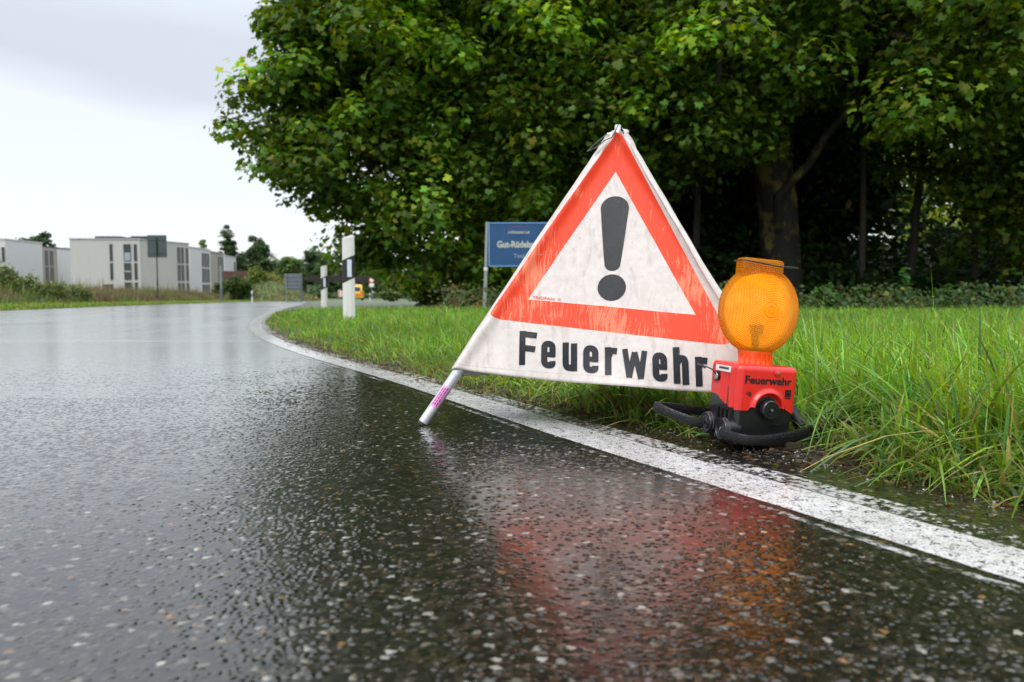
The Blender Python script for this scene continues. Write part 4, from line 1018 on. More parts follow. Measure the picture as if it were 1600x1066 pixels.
# ------------------------------------------------------------------ grass of the verge
def blades(name, x, y, h, wd, lean, cols, base_z, rg, seg=4, flop=None):
    n = len(x); a = rg.uniform(0, 2 * math.pi, n); b = a + rg.normal(math.pi / 2, .5, n)
    if flop is not None: a = np.where(rg.random(n) < .55, flop + rg.normal(0, .7, n), a)
    ts = np.linspace(0, 1, seg + 1); bend = lean * h
    V = np.zeros((n, (seg + 1) * 2, 3), np.float32); C = np.zeros((n, (seg + 1) * 2, 3), np.float32)
    dx, dy = np.cos(a), np.sin(a); wx, wy = np.cos(b), np.sin(b)
    for k, t in enumerate(ts):
        fall = np.maximum(0, lean - .75) * t ** 3 * .9
        r = bend * t ** 2; z = h * (t - .32 * lean * t ** 2 - fall); w_ = wd * (1 - t) ** .55 * (.55 + .45 * min(1, t * 4)) if t < 1 else wd * .02
        for s, q in ((-1, 0), (1, 1)):
            V[:, 2 * k + q, 0] = x + dx * r + s * wx * w_ / 2; V[:, 2 * k + q, 1] = y + dy * r + s * wy * w_ / 2; V[:, 2 * k + q, 2] = base_z + z - .01
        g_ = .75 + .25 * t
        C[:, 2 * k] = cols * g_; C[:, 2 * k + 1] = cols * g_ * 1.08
    i = np.arange(n)[:, None, None] * ((seg + 1) * 2); f = np.array([(2 * k, 2 * k + 1, 2 * k + 3, 2 * k + 2) for k in range(seg)])[None]
    F = (i + f).reshape(-1, 4)
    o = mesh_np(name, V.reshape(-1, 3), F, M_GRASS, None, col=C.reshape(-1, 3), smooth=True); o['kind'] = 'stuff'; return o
def verge_pts(n, y0, y1, xmax, rg, edge=0.0, power=1.0):
    """random points on the verge, from the soil edge to xmax (as a function of y)"""
    y = y0 + (y1 - y0) * rg.random(n) ** power; e = x_near(y) + (soil_off(y) + edge) * 1.13; xm = xmax(y); keep = xm > e
    y = y[keep]; e = e[keep]; xm = xm[keep]; x = e + (xm - e) * rg.random(len(y)); return x, y
def in_beacon(x, y, mar=0.0):
    dx = x - .583; dy = y - 1.787; c_, s_ = math.cos(R_(14.7)), math.sin(R_(14.7)); lx = dx * c_ + dy * s_; ly = -dx * s_ + dy * c_
    return ((np.abs(lx) < .092 + mar) & (np.abs(ly) < .078 + mar)) | ((lx > -.12) & (lx < .14) & (ly < -.03) & (ly > -.30)) | ((lx > .05) & (lx < .36) & (ly < .03) & (ly > -.17)) | ((lx < -.05) & (lx > -.30) & (ly > -.02) & (ly < .17))
GC = np.array([.21, .38, .052])
def grass_col(n, x, y, rg, yel=.10):
    k = np.exp(rg.normal(0, .25, (n, 1))); c = GC[None] * k; h = rg.normal(0, .15, (n, 1)); c[:, 0:1] *= np.exp(h * 1.2); c[:, 2:3] *= np.exp(-h * .6)
    pat = vnoise(x * 1.7, y * 1.1)[:, None]; c = c * (.72 + .55 * pat)
    d = d_near(x, y) - soil_off(y); nearedge = np.clip(1 - d / .45, 0, 1); yy = rg.random(n) < yel * .35 + .22 * nearedge
    c[yy] = np.array([.38, .31, .11])[None] * np.exp(rg.normal(0, .3, (yy.sum(), 1)))
    ol = rg.random(n) < .25 * nearedge + .05; c[ol] = np.array([.13, .17, .03])[None] * np.exp(rg.normal(0, .25, (ol.sum(), 1)))
    bl = rg.random(n) < .10; c[bl] = np.array([.10, .20, .075])[None] * np.exp(rg.normal(0, .2, (bl.sum(), 1)))
    return np.clip(c, .01, .7)
def tall(x, y):
    """height of the sward: long at the near right, mown short along the road to the left"""
    s = smoothstep((x - (.25 - .0 * y)) / 1.1) * (y < 9)
    d = d_near(x, y) - soil_off(y)
    return (.07 + .085 * s * np.exp(-np.maximum(y - 1.6, 0) / 2.2)) * (.45 + .55 * smoothstep(d / .35))
rg = np.random.default_rng(101)
def front_of_sign(x, y):
    """between the tripod's feet line and the road, where the photograph shows no tall grass"""
    dn = (x - FM.x) * FN.x + (y - FM.y) * FN.y
    return (x > -.35) & (x < .76) & (dn > -.10)
def lay(name, n, y0, y1, xmax, wd, seg, power=1.0, hk=1.0, lean=(.35, .35), edge=.0):
    x, y = verge_pts(n, y0, y1, xmax, rg, edge, power); k = ~in_beacon(x, y, .01); x, y = x[k], y[k]
    cl = vnoise(x * 7, y * 7); k = (rg.random(len(x)) < .35 + .9 * cl) & ((y > 1.25) | (d_near(x, y) - soil_off(y) > .03)); x, y = x[k], y[k]; m = len(x)
    cl = vnoise(x * 3 + 4, y * 3)
    h = tall(x, y) * np.exp(rg.normal(0, .32, m)) * hk * (.65 + .7 * cl); ln = np.abs(rg.normal(lean[0], lean[1], m)); h = np.where(front_of_sign(x, y), np.minimum(h, .075), h)
    return blades(name, x, y, h, np.minimum(wd * np.exp(rg.normal(0, .42, m)), np.maximum(.0125, wd * 1.3)), ln, grass_col(m, x, y, rg), ground_z(x, y), rg, seg, flop=math.pi * 1.12)
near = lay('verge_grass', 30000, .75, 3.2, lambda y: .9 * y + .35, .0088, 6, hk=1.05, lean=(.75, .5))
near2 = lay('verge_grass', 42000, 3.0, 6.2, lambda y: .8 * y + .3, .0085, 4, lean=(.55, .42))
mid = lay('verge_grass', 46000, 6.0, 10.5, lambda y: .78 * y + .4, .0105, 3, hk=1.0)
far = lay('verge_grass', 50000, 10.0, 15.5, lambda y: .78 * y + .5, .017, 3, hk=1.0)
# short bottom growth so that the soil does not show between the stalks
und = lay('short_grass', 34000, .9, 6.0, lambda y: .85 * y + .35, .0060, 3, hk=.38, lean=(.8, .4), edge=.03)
# broad arching blades over the soil edge, and a few tall single stalks
x, y = verge_pts(1500, .8, 3.6, lambda y: x_near(y) + soil_off(y) * 1.13 + .35, rg, -.01); k = ~in_beacon(x, y, .012); x, y = x[k], y[k]; m = len(x)
kk = smoothstep((x + .2) / .8); h = (.08 + .045 * kk) * np.exp(rg.normal(0, .25, m)); h = np.where(front_of_sign(x, y), np.minimum(h, .08), h)
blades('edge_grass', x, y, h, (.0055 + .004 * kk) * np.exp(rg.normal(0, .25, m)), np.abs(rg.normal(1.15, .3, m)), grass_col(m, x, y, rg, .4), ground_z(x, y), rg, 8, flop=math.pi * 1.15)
x, y = verge_pts(10, 1.2, 3.6, lambda y: .85 * y + .3, rg, .3); k = (x > .95) & (x > y * .38) & (y > 1.9); x, y = x[k], y[k]; m = len(x)
blades('tall_grass', x, y, rg.uniform(.20, .36, m), np.full(m, .0055), np.abs(rg.normal(.35, .2, m)), grass_col(m, x, y, rg, .3), ground_z(x, y), rg, 8)
# a tuft standing before the foot of the right-hand leg
x = rg.normal(.745, .028, 90); y = rg.normal(1.735, .03, 90)
blades('edge_grass', x, y, rg.uniform(.06, .13, 90), np.full(90, .0055), np.abs(rg.normal(.5, .3, 90)), grass_col(90, x, y, rg, .2), ground_z(x, y), rg, 6)
# bits of dead leaf, twig and gravel along the soil edge
n = 5200; y = rg.uniform(.9, 7, n); d = soil_off(y) + rg.normal(.03, .07, n); x = x_near(y) + d * 1.13; z = np.maximum(ground_z(x, y), drop(y)) + .002
c = np.array([(.10, .055, .03), (.16, .11, .06), (.04, .028, .02), (.07, .09, .02), (.20, .10, .05)])[rg.integers(0, 5, n)] * np.exp(rg.normal(0, .3, (n, 1)))
place_leaves('leaf_litter', np.stack([x, y, z], 1), np.tile([0, 0, 2.2], (n, 1)), rg.uniform(.006, .022, n), c, 'diamond', M_GRASS, None, rg)['kind'] = 'stuff'
n = 2600; y = rg.uniform(.9, 8, n); d = soil_off(y) + rg.normal(.0, .045, n); x = x_near(y) + d * 1.13; z = np.maximum(ground_z(x, y), drop(y)); s = rg.uniform(.0012, .0042, n); s[:24] *= 2.2
ico = np.array([(0, 0, 1), (.9, 0, .3), (.28, .85, .3), (-.72, .53, .3), (-.72, -.53, .3), (.28, -.85, .3), (0, 0, -.4)]); fi = np.array([(0, 1, 2), (0, 2, 3), (0, 3, 4), (0, 4, 5), (0, 5, 1), (6, 2, 1), (6, 3, 2), (6, 4, 3), (6, 5, 4), (6, 1, 5)])
V = np.stack([x, y, z], 1)[:, None, :] + s[:, None, None] * ico[None] * rg.uniform(.7, 1.3, (n, 7, 1)); F = (fi[None] + np.arange(n)[:, None, None] * 7).reshape(-1, 3)
c = np.array([(.30, .29, .27), (.10, .10, .09), (.05, .05, .05), (.22, .17, .12), (.5, .49, .47)])[rg.choice(5, n, p=[.2, .3, .3, .15, .05])]
def mat_vcol(name, rough):
    g = G(name); return g.done(g.bsdf(Base_Color=g.n('ShaderNodeVertexColor', layer_name='Col').outputs[0], Roughness=rough))
M_GRAV = mat_vcol('wet_gravel', .25); mesh_np('gravel', V.reshape(-1, 3), F, M_GRAV, None, col=np.repeat(c, 7, 0))['kind'] = 'stuff'
# cut green blades lying in front of the lantern
for k, (px, py, L_, a_, lab_) in enumerate(((1108, 686, .075, .15, 'limp green grass blade lying left of the lantern wheels'), (1140, 694, .060, -.35, 'short wide green grass blade lying right in front of the lantern wheels'), (1092, 683, .05, -.2, 'small green grass blade lying at the soil edge behind the others'))):
    p = at(px, py, 1.0); d_ = (p - Vector((0, 0, CAM_H))); p = Vector((0, 0, CAM_H)) + d_ * (CAM_H / -d_.z); m = MB(); vs = []
    for q in range(9):
        t_ = q / 8; w_ = .0085 * math.sin(math.pi * min(.97, t_ * .85 + .12)); xx = (t_ - .5) * L_; yy = .008 * math.sin(t_ * 4 + k); zz = .006 + .004 * math.sin(t_ * 5)
        for s in (-1, 0, 1): vs.append((xx * math.cos(a_) - (yy + s * w_) * math.sin(a_), xx * math.sin(a_) + (yy + s * w_) * math.cos(a_), zz - (.0025 if s == 0 else 0)))
    m.add(vs, [(3 * q + r, 3 * q + r + 1, 3 * q + 4 + r, 3 * q + 3 + r) for q in range(8) for r in range(2)])
    o_ = m.build('grass_blade', simple('cut_blade_green', (.10, .27, .05), .3, 0, .3, 60), None, smooth=True); o_.location = (p.x, p.y, .003)
    s_ = o_.modifiers.new('thick', 'SOLIDIFY'); s_.thickness = .0004; tag(o_, lab_, 'grass blade', 'loose blades by the lantern')
# ------------------------------------------------------------------ posts and signs along the road
M_WHITE = simple('weathered_white_plastic', (.70, .70, .66), .45, 0, .10, 9); M_BAND = simple('black_band_plastic', (.015, .016, .017), .4)
M_RFL = simple('pale_reflector', (.62, .66, .72), .2); M_GALV = simple('galvanised_steel', (.30, .33, .32), .5, .3, .25, 8)
def delineator(loc, label, rz=0.0):
    e = empty('delineator_post', loc, rz); tag(e, label, 'marker post', 'delineator posts along the road')
    W, D = .077, .045
    def seg(nm, zl0, zr0, zl1, zr1, mat, grow_=0.0, top=False):
        """a length of the post whose lower and upper ends slope across the width"""
        w_, d_ = W + grow_, D + grow_; pts = [(-w_, -d_ * .25), (-w_ * .9, -d_ * .55), (-w_ * .4, -d_), (w_ * .4, -d_), (w_ * .9, -d_ * .55), (w_, -d_ * .25), (w_ * .55, d_), (-w_ * .55, d_)]
        lv = [(zl0, zr0, 1.0), (zl1, zr1, 1.0)] + ([(zl1 + .014, zr1 + .014, .93), (zl1 + .020, zr1 + .020, .78)] if top else [])
        vs = []
        for a_, b_, s_ in lv:
            for x, y in pts: f = (x / W + 1) / 2; vs.append((x * s_, y * s_, a_ + (b_ - a_) * f))
        n = 8; fs = [(j * n + k, j * n + (k + 1) % n, (j + 1) * n + (k + 1) % n, (j + 1) * n + k) for j in range(len(lv) - 1) for k in range(n)] + [tuple(range(n - 1, -1, -1)), tuple((len(lv) - 1) * n + k for k in range(n))]
        m = MB(); m.add(vs, fs); return m.build(nm, mat, e)
    seg('shaft', -.1, -.1, .455, .530, M_WHITE); band = seg('black_band', .455, .530, .745, .815, M_BAND, .0015); seg('cap', .745, .815, 1.010, 1.045, M_WHITE, 0, True)
    m = MB(); m.box((-.014, -D - .006, .535), (.040, -D + .006, .755)); m.build('reflector', M_RFL, band, bevel=.003)
    return e
p = at(546, 505, 9.35); g1 = delineator((p.x, 9.35, float(ground_z(p.x, 9.35))), 'nearest tall white marker post with slanted black band in the mown grass', R_(8))
for (px, y, sc, lb_) in ((507, 17.9, 1, 'second white marker post, further along the curve than the tallest one'), (394, 68, 1, 'small white marker post across the road at the foot of the grass bank'), (461, 96, 1, 'tiny distant white marker post below the grey sign board'), (578, 78, .8, 'tiny distant white marker post under the round sign')):
    p = at(px, 470, y); q = copy_thing(g1, (p.x, y, float(ground_z(p.x, y))), R_(8), sc, lb_)

# blue name board behind the tripod
M_BLUE = simple('blue_board', (.012, .07, .19), .4, 0, .35, 3); M_BLUEL = simple('pale_blue_edge', (.13, .30, .55), .4); M_CREAM = simple('cream_lettering', (.48, .50, .42), .5); M_DULLRED = simple('dull_red_line', (.30, .07, .12), .5); M_PALE = simple('pale_grey_blue_ink', (.30, .36, .46), .5)
gz = float(ground_z(-.5, 14)); bs = empty('name_board', (.3, 14.0, gz)); tag(bs, 'blue name board on metal posts half hidden behind the warning sign', 'sign')
b0 = Vector((.3, 14.0, gz))
m = MB(); m.box((-.735, -.02, .90 - gz), (.74, .02, 1.715 - gz)); brd = m.build('board', M_BLUE, bs, bevel=.004)
m = MB()
for lo, hi in (((-.740, -.030, 1.700), (.745, -.012, 1.722)), ((-.740, -.030, .893), (.745, -.012, .914)), ((-.745, -.029, .9145), (-.722, -.012, 1.6995)), ((.727, -.029, .9145), (.750, -.012, 1.6995))): m.box((lo[0], lo[1], lo[2] - gz), (hi[0], hi[1], hi[2] - gz))
m.build('border', M_BLUEL, brd)
def board_text(t, x, z, s, mat, nm, bold=.002, sx=1.0):
    V, Fc = text_mesh(t, s, bold, sx); m = MB(); m.add([(x + a, -.0225, z + b - gz) for a, b, _ in V], Fc); m.build(nm, mat, brd)
board_text('schlossergut', -.375, 1.515, .080, M_CREAM, 'board_lettering', .0015, 1.02)
board_text('Gut-R\u00fcdelsp', -.585, 1.255, .165, M_CREAM, 'board_lettering', .006, .86)
board_text('Tool', -.27, 1.06, .105, M_PALE, 'board_lettering', .001, 1)
m = MB(); m.tube([(-.20 + .155 * math.cos(a), -.0235, 1.560 - gz + .075 * math.sin(a)) for a in np.linspace(-.9, 3.7, 26)], .004, 5); m.build('arc_emblem', M_DULLRED, brd)
m = MB(); m.tube([(-.835, .03, -.2), (-.80, .03, .55), (-.765, .03, 1.73 - gz)], .036, 12); m.build('post', M_GALV, bs, smooth=True)
m = MB(); m.tube([(.82, .03, -.2), (.80, .03, 1.73 - gz)], .036, 12); m.build('post', M_GALV, bs, smooth=True)
m = MB(); m.lathe([(.041, -.03), (.043, -.02), (.043, .02), (.041, .03)], 12, Matrix.Translation((-.795, .03, .845 - gz))); m.build('clamp', M_WHITE, bs, smooth=True)
m = MB(); 
for z in (1.1, 1.55): m.box((-.78, .022, z - gz - .02), (.80, .045, z - gz + .02))
m.build('cross_rail', M_GALV, bs)

# manhole cover in the road
m = MB(); m.lathe([(0, .004), (.30, .004), (.31, .001), (.33, .006), (.36, .006), (.362, 0)], 32, cap=False); o_ = m.build('manhole_cover', simple('cast_iron', (.02, .02, .02), .45, .3), None, smooth=True)
p = at(417, 480, 26); o_.location = (p.x, 26, float(drop(26)) + .003); tag(o_, 'dark round manhole cover in the far wet road', 'manhole cover')

# sign board seen from behind across the road
M_DKPANEL = simple('dark_green_grey_panel', (.055, .085, .080), .45, 0, .25, 2); M_DPOLE = simple('dark_pole', (.03, .03, .032), .5); M_GREYP = simple('grey_panel', (.12, .135, .155), .5, 0, .15, 1)
p = at(248, 470, 55); z = float(ground_z(p.x, 55)); e = empty('road_sign', (p.x, 55, z)); tag(e, 'dark square sign board seen from behind on one thin pole before the white houses', 'sign')
m = MB(); m.box((-.72, -.02, 3.30), (.72, .02, 4.95)); pn = m.build('panel', M_DKPANEL, e, bevel=.05, seg=3)
m = MB(); 
for zz in (3.6, 4.6): 
    m = MB(); m.box((-.68, -.05, zz - .03), (.68, -.021, zz + .03)); m.build('stiffener', M_DKPANEL, pn)
m = MB(); m.tube([(0, -.09, -.3), (0, -.09, 4.8)], .045, 10); m.build('pole', M_DPOLE, e, smooth=True)
p = at(459, 470, 84); z = float(ground_z(p.x, 84)); e = empty('direction_board', (p.x, 84, z)); tag(e, 'wide grey direction board seen from behind on two posts far down the road', 'sign')
m = MB(); m.box((-1.05, -.03, 1.35), (1.05, .03, 3.15)); pn = m.build('panel', M_GREYP, e, bevel=.04)
m = MB(); 
for zz in (1.6, 2.0, 2.45, 2.9): m.box((-1.0, -.07, zz - .03), (1.0, -.031, zz + .03))
m.build('stiffener', M_GALV, pn)
for x_, w_ in ((-.80, .05), (.95, .14)): m = MB(); m.tube([(x_, -.12 - w_, -.3), (x_, -.12 - w_, 3.1)], w_, 12); m.build('post', M_GALV if w_ < .1 else M_GREYP, e, smooth=True)
p = at(346, 470, 70); z = float(ground_z(p.x, 70)); e = empty('lamp_pole', (p.x, 70, z)); tag(e, 'pale slender pole standing in front of the last white houses', 'pole')
m = MB(); m.tube([(0, 0, -.3), (0, 0, 1.2)], .14, 10); m.build('base_sleeve', M_GREYP, e, smooth=True); m = MB(); m.tube([(0, 0, 1.2), (0, 0, 3.4)], .085, 10); m.build('shaft', M_GALV, e, smooth=True)
# round speed sign, barrier board, cones, rescue van far off
M_SRED = simple('sign_red', (.65, .03, .03), .4); M_SWHITE = simple('sign_white', (.80, .80, .78), .4); M_ORANGE = simple('safety_orange', (.90, .16, .02), .4); M_YEL = simple('rescue_yellow', (.85, .50, .02), .3, 0, .08, 5, coat=.5); M_GLASS = simple('dark_glass', (.02, .025, .03), .08)
p = at(581, 470, 80); z = float(ground_z(p.x, 80)); e = empty('speed_sign', (p.x, 80, z)); tag(e, 'small round red ringed sign with a white plate below on a thin far pole', 'sign')
m = MB(); m.tube([(0, .03, -.2), (0, .03, 2.55)], .03, 8); m.build('pole', M_GALV, e, smooth=True)
m = MB(); m.lathe([(0, 0), (.30, 0), (.30, .02), (0, .02)], 28, Matrix.Translation((0, 0, 2.25)) @ RX, cap=False); d_ = m.build('disc', M_SRED, e, smooth=True)
m = MB(); m.lathe([(0, .022), (.21, .022), (.21, .024), (0, .024)], 28, Matrix.Translation((0, 0, 2.25)) @ RX, cap=False); m.build('disc_face', M_SWHITE, d_, smooth=True)
m = MB(); m.box((-.25, -.02, 1.50), (.25, 0, 1.90)); m.build('plate', M_SWHITE, e, bevel=.02)
p = at(534, 470, 92); z = float(ground_z(p.x, 92)); e = empty('barrier_board', (p.x, 92, z)); tag(e, 'far red and white barrier board left of the rescue van', 'barrier')
m = MB(); m.box((-.42, -.03, .45), (.42, .03, 1.25)); bb = m.build('board', M_SWHITE, e, bevel=.02)
m = MB(); 
for x_ in (-.3, 0.02, .3): m.add([(x_ - .10, -.034, .46), (x_ + .02, -.034, .46), (x_ + .10, -.034, 1.24), (x_ - .02, -.034, 1.24)], [(0, 1, 2, 3)])
m.build('red_stripe', M_SRED, bb)
for x_ in (-.3, .3): m = MB(); m.box((x_ - .03, -.02, -.1), (x_ + .03, .02, .449)); m.build('leg', M_GALV, e)
def cone(px, y, lb_, src=None):
    p = at(px, 470, y); z = float(ground_z(p.x, y))
    if src: return copy_thing(src, (p.x, y, z + .04), 0, 1, lb_, 'traffic cones at the closed road')
    e = empty('traffic_cone', (p.x, y, z + .04)); tag(e, lb_, 'traffic cone', 'traffic cones at the closed road')
    m = MB(); m.lathe([(.16, .03), (.115, .24)], 16, cap=False); m.lathe([(.085, .38), (.03, .70), (0, .70)], 16, cap=False); m.build('cone_body', M_ORANGE, e, smooth=True)
    m = MB(); m.lathe([(.115, .24), (.085, .38)], 16, cap=False); m.build('white_collar', M_SWHITE, e, smooth=True)
    m = MB(); m.box((-.2, -.2, 0), (.2, .2, .03)); m.build('foot_plate', M_RUBBER, e, bevel=.01); return e
c0 = cone(487, 96, 'orange cone nearest the middle of the far road'); cone(481, 99, 'orange cone just left of its neighbour at the far road end', c0); cone(494, 98, 'rightmost orange cone at the far road end', c0)
p = at(557, 470, 108); z = float(ground_z(p.x, 108)); e = empty('rescue_van', (p.x, 108, z), R_(9)); tag(e, 'yellow and orange rescue van parked far off, half hidden by the nearest marker post', 'van')
prof = [(-2.6, .35), (-2.62, 1.1), (-2.35, 1.95), (-2.2, 2.25), (1.2, 2.3), (1.9, 1.6), (2.6, 1.25), (2.65, .4)]
m = MB(); n = len(prof); m.add([(s * (1.0 if z_ < 1.3 else .90), y_, z_) for s in (-1, 1) for y_, z_ in prof], [tuple(range(n - 1, -1, -1)), tuple(range(n, 2 * n))] + [(k, (k + 1) % n, n + (k + 1) % n, n + k) for k in range(n)])
bd = m.build('body', M_YEL, e, bevel=.06)
m = MB(); m.box((-1.015, -2.3, .75), (-1.002, 2.2, 1.05)); m.box((1.002, -2.3, .75), (1.015, 2.2, 1.05)); m.box((-.8, -2.66, .65), (.8, -2.625, .95)); m.build('orange_stripe', M_ORANGE, bd)
m = MB(); m.add([(-.72, -2.60, 1.32), (.72, -2.60, 1.32), (.66, -2.41, 1.90), (-.66, -2.41, 1.90)], [(0, 1, 2, 3)]); m.build('rear_window', M_GLASS, bd)
for s in (-1, 1):
    m = MB(); m.box((s * .96 - .02, -1.8, 1.4), (s * .96 + .02, 1.2, 1.95)); m.build('side_window', M_GLASS, bd)
    m = MB(); m.box((s * .85 - .09, -2.66, 1.0), (s * .85 + .09, -2.60, 1.35)); m.build('tail_light', M_SRED, bd)
    for y_ in (-1.7, 1.75): m = MB(); m.lathe([(0, -.12), (.2, -.12), (.34, -.1), (.34, .1), (.2, .12), (0, .12)], 20, Matrix.Translation((s * .86, y_, .34)) @ RY, cap=False); m.build('wheel', M_RUBBER, e, smooth=True)
m = MB(); m.box((-.55, -.1, 2.29), (.55, .25, 2.42)); m.build('light_bar', simple('blue_light_bar', (.02, .08, .5), .2), bd, bevel=.03)

# ------------------------------------------------------------------ houses across the road
def mat_render_wall(name, c):
    g = G(name); o = g.obj(); n = g.noise(2.2, 4, .6, o); st = g.noise(1.0, 4, .6, g.mapv(o, scale=(3, 3, .25)))
    bands = g.math('GREATER_THAN', g.math('FRACT', g.math('MULTIPLY', g.n('ShaderNodeSeparateXYZ', {0: o}).outputs[2], 6.0)), .88)
    cc = g.mix(n, tuple(x * .92 for x in c), tuple(x * 1.05 for x in c)); cc = g.mix(g.ramp(st, [(.5, 0.0), (.8, .25)]), cc, tuple(x * .72 for x in c)); cc = g.mix(g.math('MULTIPLY', bands, .10), cc, (.2, .2, .2))
    return g.done(g.bsdf(Base_Color=cc, Roughness=.8))
M_HW = mat_render_wall('white_wall', (.50, .49, .475)); M_HB = mat_render_wall('warm_grey_wall', (.36, .335, .31)); M_HL = mat_render_wall('bright_white_wall', (.62, .62, .62))
M_ROOF = simple('dark_roof_edge', (.035, .035, .04), .6); M_WFR = simple('window_frame_grey', (.09, .09, .09), .5); M_PANE = simple('window_pane', (.03, .04, .045), .06, 0, .3, 1); M_BLIND = simple('grey_blind', (.16, .155, .15), .6)
def house(px0, y0, px1, y1, top0, label, wall, wins=(), depth=9, plinth=None, door=None, roofbits=(), blind=False):
    A = at(px0, 460, y0); B = at(px1, 460, y1); z0 = -.68; A.z = B.z = z0
    e = empty('apartment_house', A); ang = math.atan2(B.y - A.y, B.x - A.x); e.rotation_euler = (0, 0, ang); tag(e, label, 'house', 'row of flat roofed houses')
    L = (B - A).length; H = CAM_H + (460 - top0) / FPX * y0 - z0
    m = MB(); m.box((0, 0, -.4), (L, depth, H)); wl_ = m.build('wall', wall, e)
    m = MB(); m.box((-.12, -.12, H + .002), (L + .12, depth + .1, H + .16)); rf = m.build('roof', M_ROOF if plinth else wall, e)
    for x0_, x1_, h_ in roofbits: m = MB(); m.box((x0_, 1.5, H + .162), (x1_, 5, H + .16 + h_)); m.build('roof_housing', M_ROOF, rf, bevel=.1)
    for f0, f1, zb, zt, kind in wins:
        x0_, x1_ = f0 * L, f1 * L
        m = MB(); 
        for lo, hi in (((x0_, -.10, zb), (x0_ + .07, .02, zt)), ((x1_ - .07, -.10, zb), (x1_, .02, zt)), ((x0_ + .071, -.098, zt - .07), (x1_ - .071, .02, zt)), ((x0_ + .071, -.098, zb), (x1_ - .071, .02, zb + .07))): m.box(lo, hi)
        w_ = m.build('window', M_WFR, e); m = MB(); m.box((x0_ + .06, -.03, zb + .06), (x1_ - .06, .01, zt - .06)); m.build('pane', M_BLIND if kind == 'b' else M_PANE, w_)
        if kind == 'w': m = MB(); m.box((x0_ + .08, -.06, zb + .10), (x1_ - .08, -.031, zb + (zt - zb) * .5)); m.build('lower_pane', simple('pale_pane', (.30, .36, .42), .2), w_)
        if kind == 'm': m = MB(); m.box((x0_ + .07, -.09, (zb + zt) / 2 - .08), (x1_ - .07, -.031, (zb + zt) / 2 + .08)); m.build('transom', M_HW, w_)
    if door: m = MB(); m.box((door[0] * L, -.05, .0), (door[1] * L, .02, 2.6)); m.build('door', simple('brown_grey_door', (.05, .045, .042), .5), e)
    return e
st3 = ((6.2, 8.8), (3.3, 5.9), (.5, 2.9))
W1 = []
for (a, b) in st3[:2]: W1 += [(.565, .605, a, b, 'p')]
W1 += [(.765, .868, *st3[0], 'w'), (.765, .868, *st3[1], 'm'), (.765, .868, *st3[2], 'm')]
for s_ in st3: W1 += [(.912, .955, *s_, 'p')]
house(112, 114, 221, 115, 374.5, 'nearest white three storey house with tall windows and a dark doorway', M_HW, W1, door=(.46, .60), roofbits=((3, 7, .45), (8.4, 11, .5)))
W2 = []
for s_ in st3: W2 += [(.74, .795, *s_, 'b'), (.825, .875, *s_, 'b'), (.93, .975, *s_, 'b')]
house(222, 115.2, 297, 125, 375.5, 'white house wing right of the nearest house, behind the square sign board', M_HW, W2, depth=8, roofbits=((2.5, 5, .55),))
W3 = []
for s_ in st3[:2]: W3 += [(.60, .655, *s_, 'b'), (.72, .775, *s_, 'b'), (.83, .89, *s_, 'b')]
house(17.5, 121, 92, 135, 380, 'warm grey house left of the nearest white one with a dark roof edge', M_HB, W3, plinth=1, depth=9)
house(-60, 114, 11, 114, 375, 'bright white house cut by the left edge of the view', M_HL, [(.93, .99, 6.0, 8.3, 'p'), (.80, .88, 6.0, 8.3, 'w'), (.93, .99, 3.0, 5.4, 'p')], depth=9)
house(93, 139, 114, 141, 389, 'narrow white house set back between the grey and the nearest house', M_HL, [], plinth=1, depth=8)
W4 = []
for s_ in st3: W4 += [(.57, .66, *s_, 'b'), (.71, .79, *s_, 'b'), (.84, .92, *s_, 'b')]
house(298, 133, 330, 143, 387, 'white house with three narrow window columns right of the wing', M_HL, W4, depth=8, roofbits=((.5, 3, .5),))
house(330.5, 149, 351, 158, 394, 'grey house end near the brown wall', M_HB, [(.55, .90, a, b, 'b') for a, b in st3[:2]], depth=8, roofbits=((0.2, 1.5, .7),))
house(352, 166, 370, 176, 400, 'last and smallest white house of the row above the brown wall', M_HL, [(.8, .9, 6.2, 8.6, 'b')], depth=8)
A = at(350, 460, 128); m = MB(); m.box((0, 0, -1), (5.5, .4, 5.0)); o_ = m.build('garden_wall', simple('brown_timber_wall', (.10, .045, .035), .7, 0, .3, 2), None, bevel=.05); o_.location = (A.x, 128, -.6); o_.rotation_euler = (0, 0, R_(18)); tag(o_, 'reddish brown retaining wall under the last white house', 'wall')
# planter by the house door
A = at(303, 460, 108); e = empty('planter', (A.x, 108, -.6)); tag(e, 'orange red pot with a small shrub in front of the white houses', 'planter')
m = MB(); m.lathe([(.30, 0), (.42, .8), (.48, .82), (.48, 1.0), (.40, 1.0), (.38, .9)], 20); m.build('pot', simple('orange_pot', (.75, .10, .03), .5), e, smooth=True)
rg = np.random.default_rng(5); n = 160; place_leaves('foliage', rg.normal(0, .22, (n, 3)) + [0, 0, 1.2], np.tile([0, 0, 1.], (n, 1)), np.full(n, .14), leaf_cols(n, (.03, .06, .02), rg), 'oval', M_FARLEAF, e, rg)

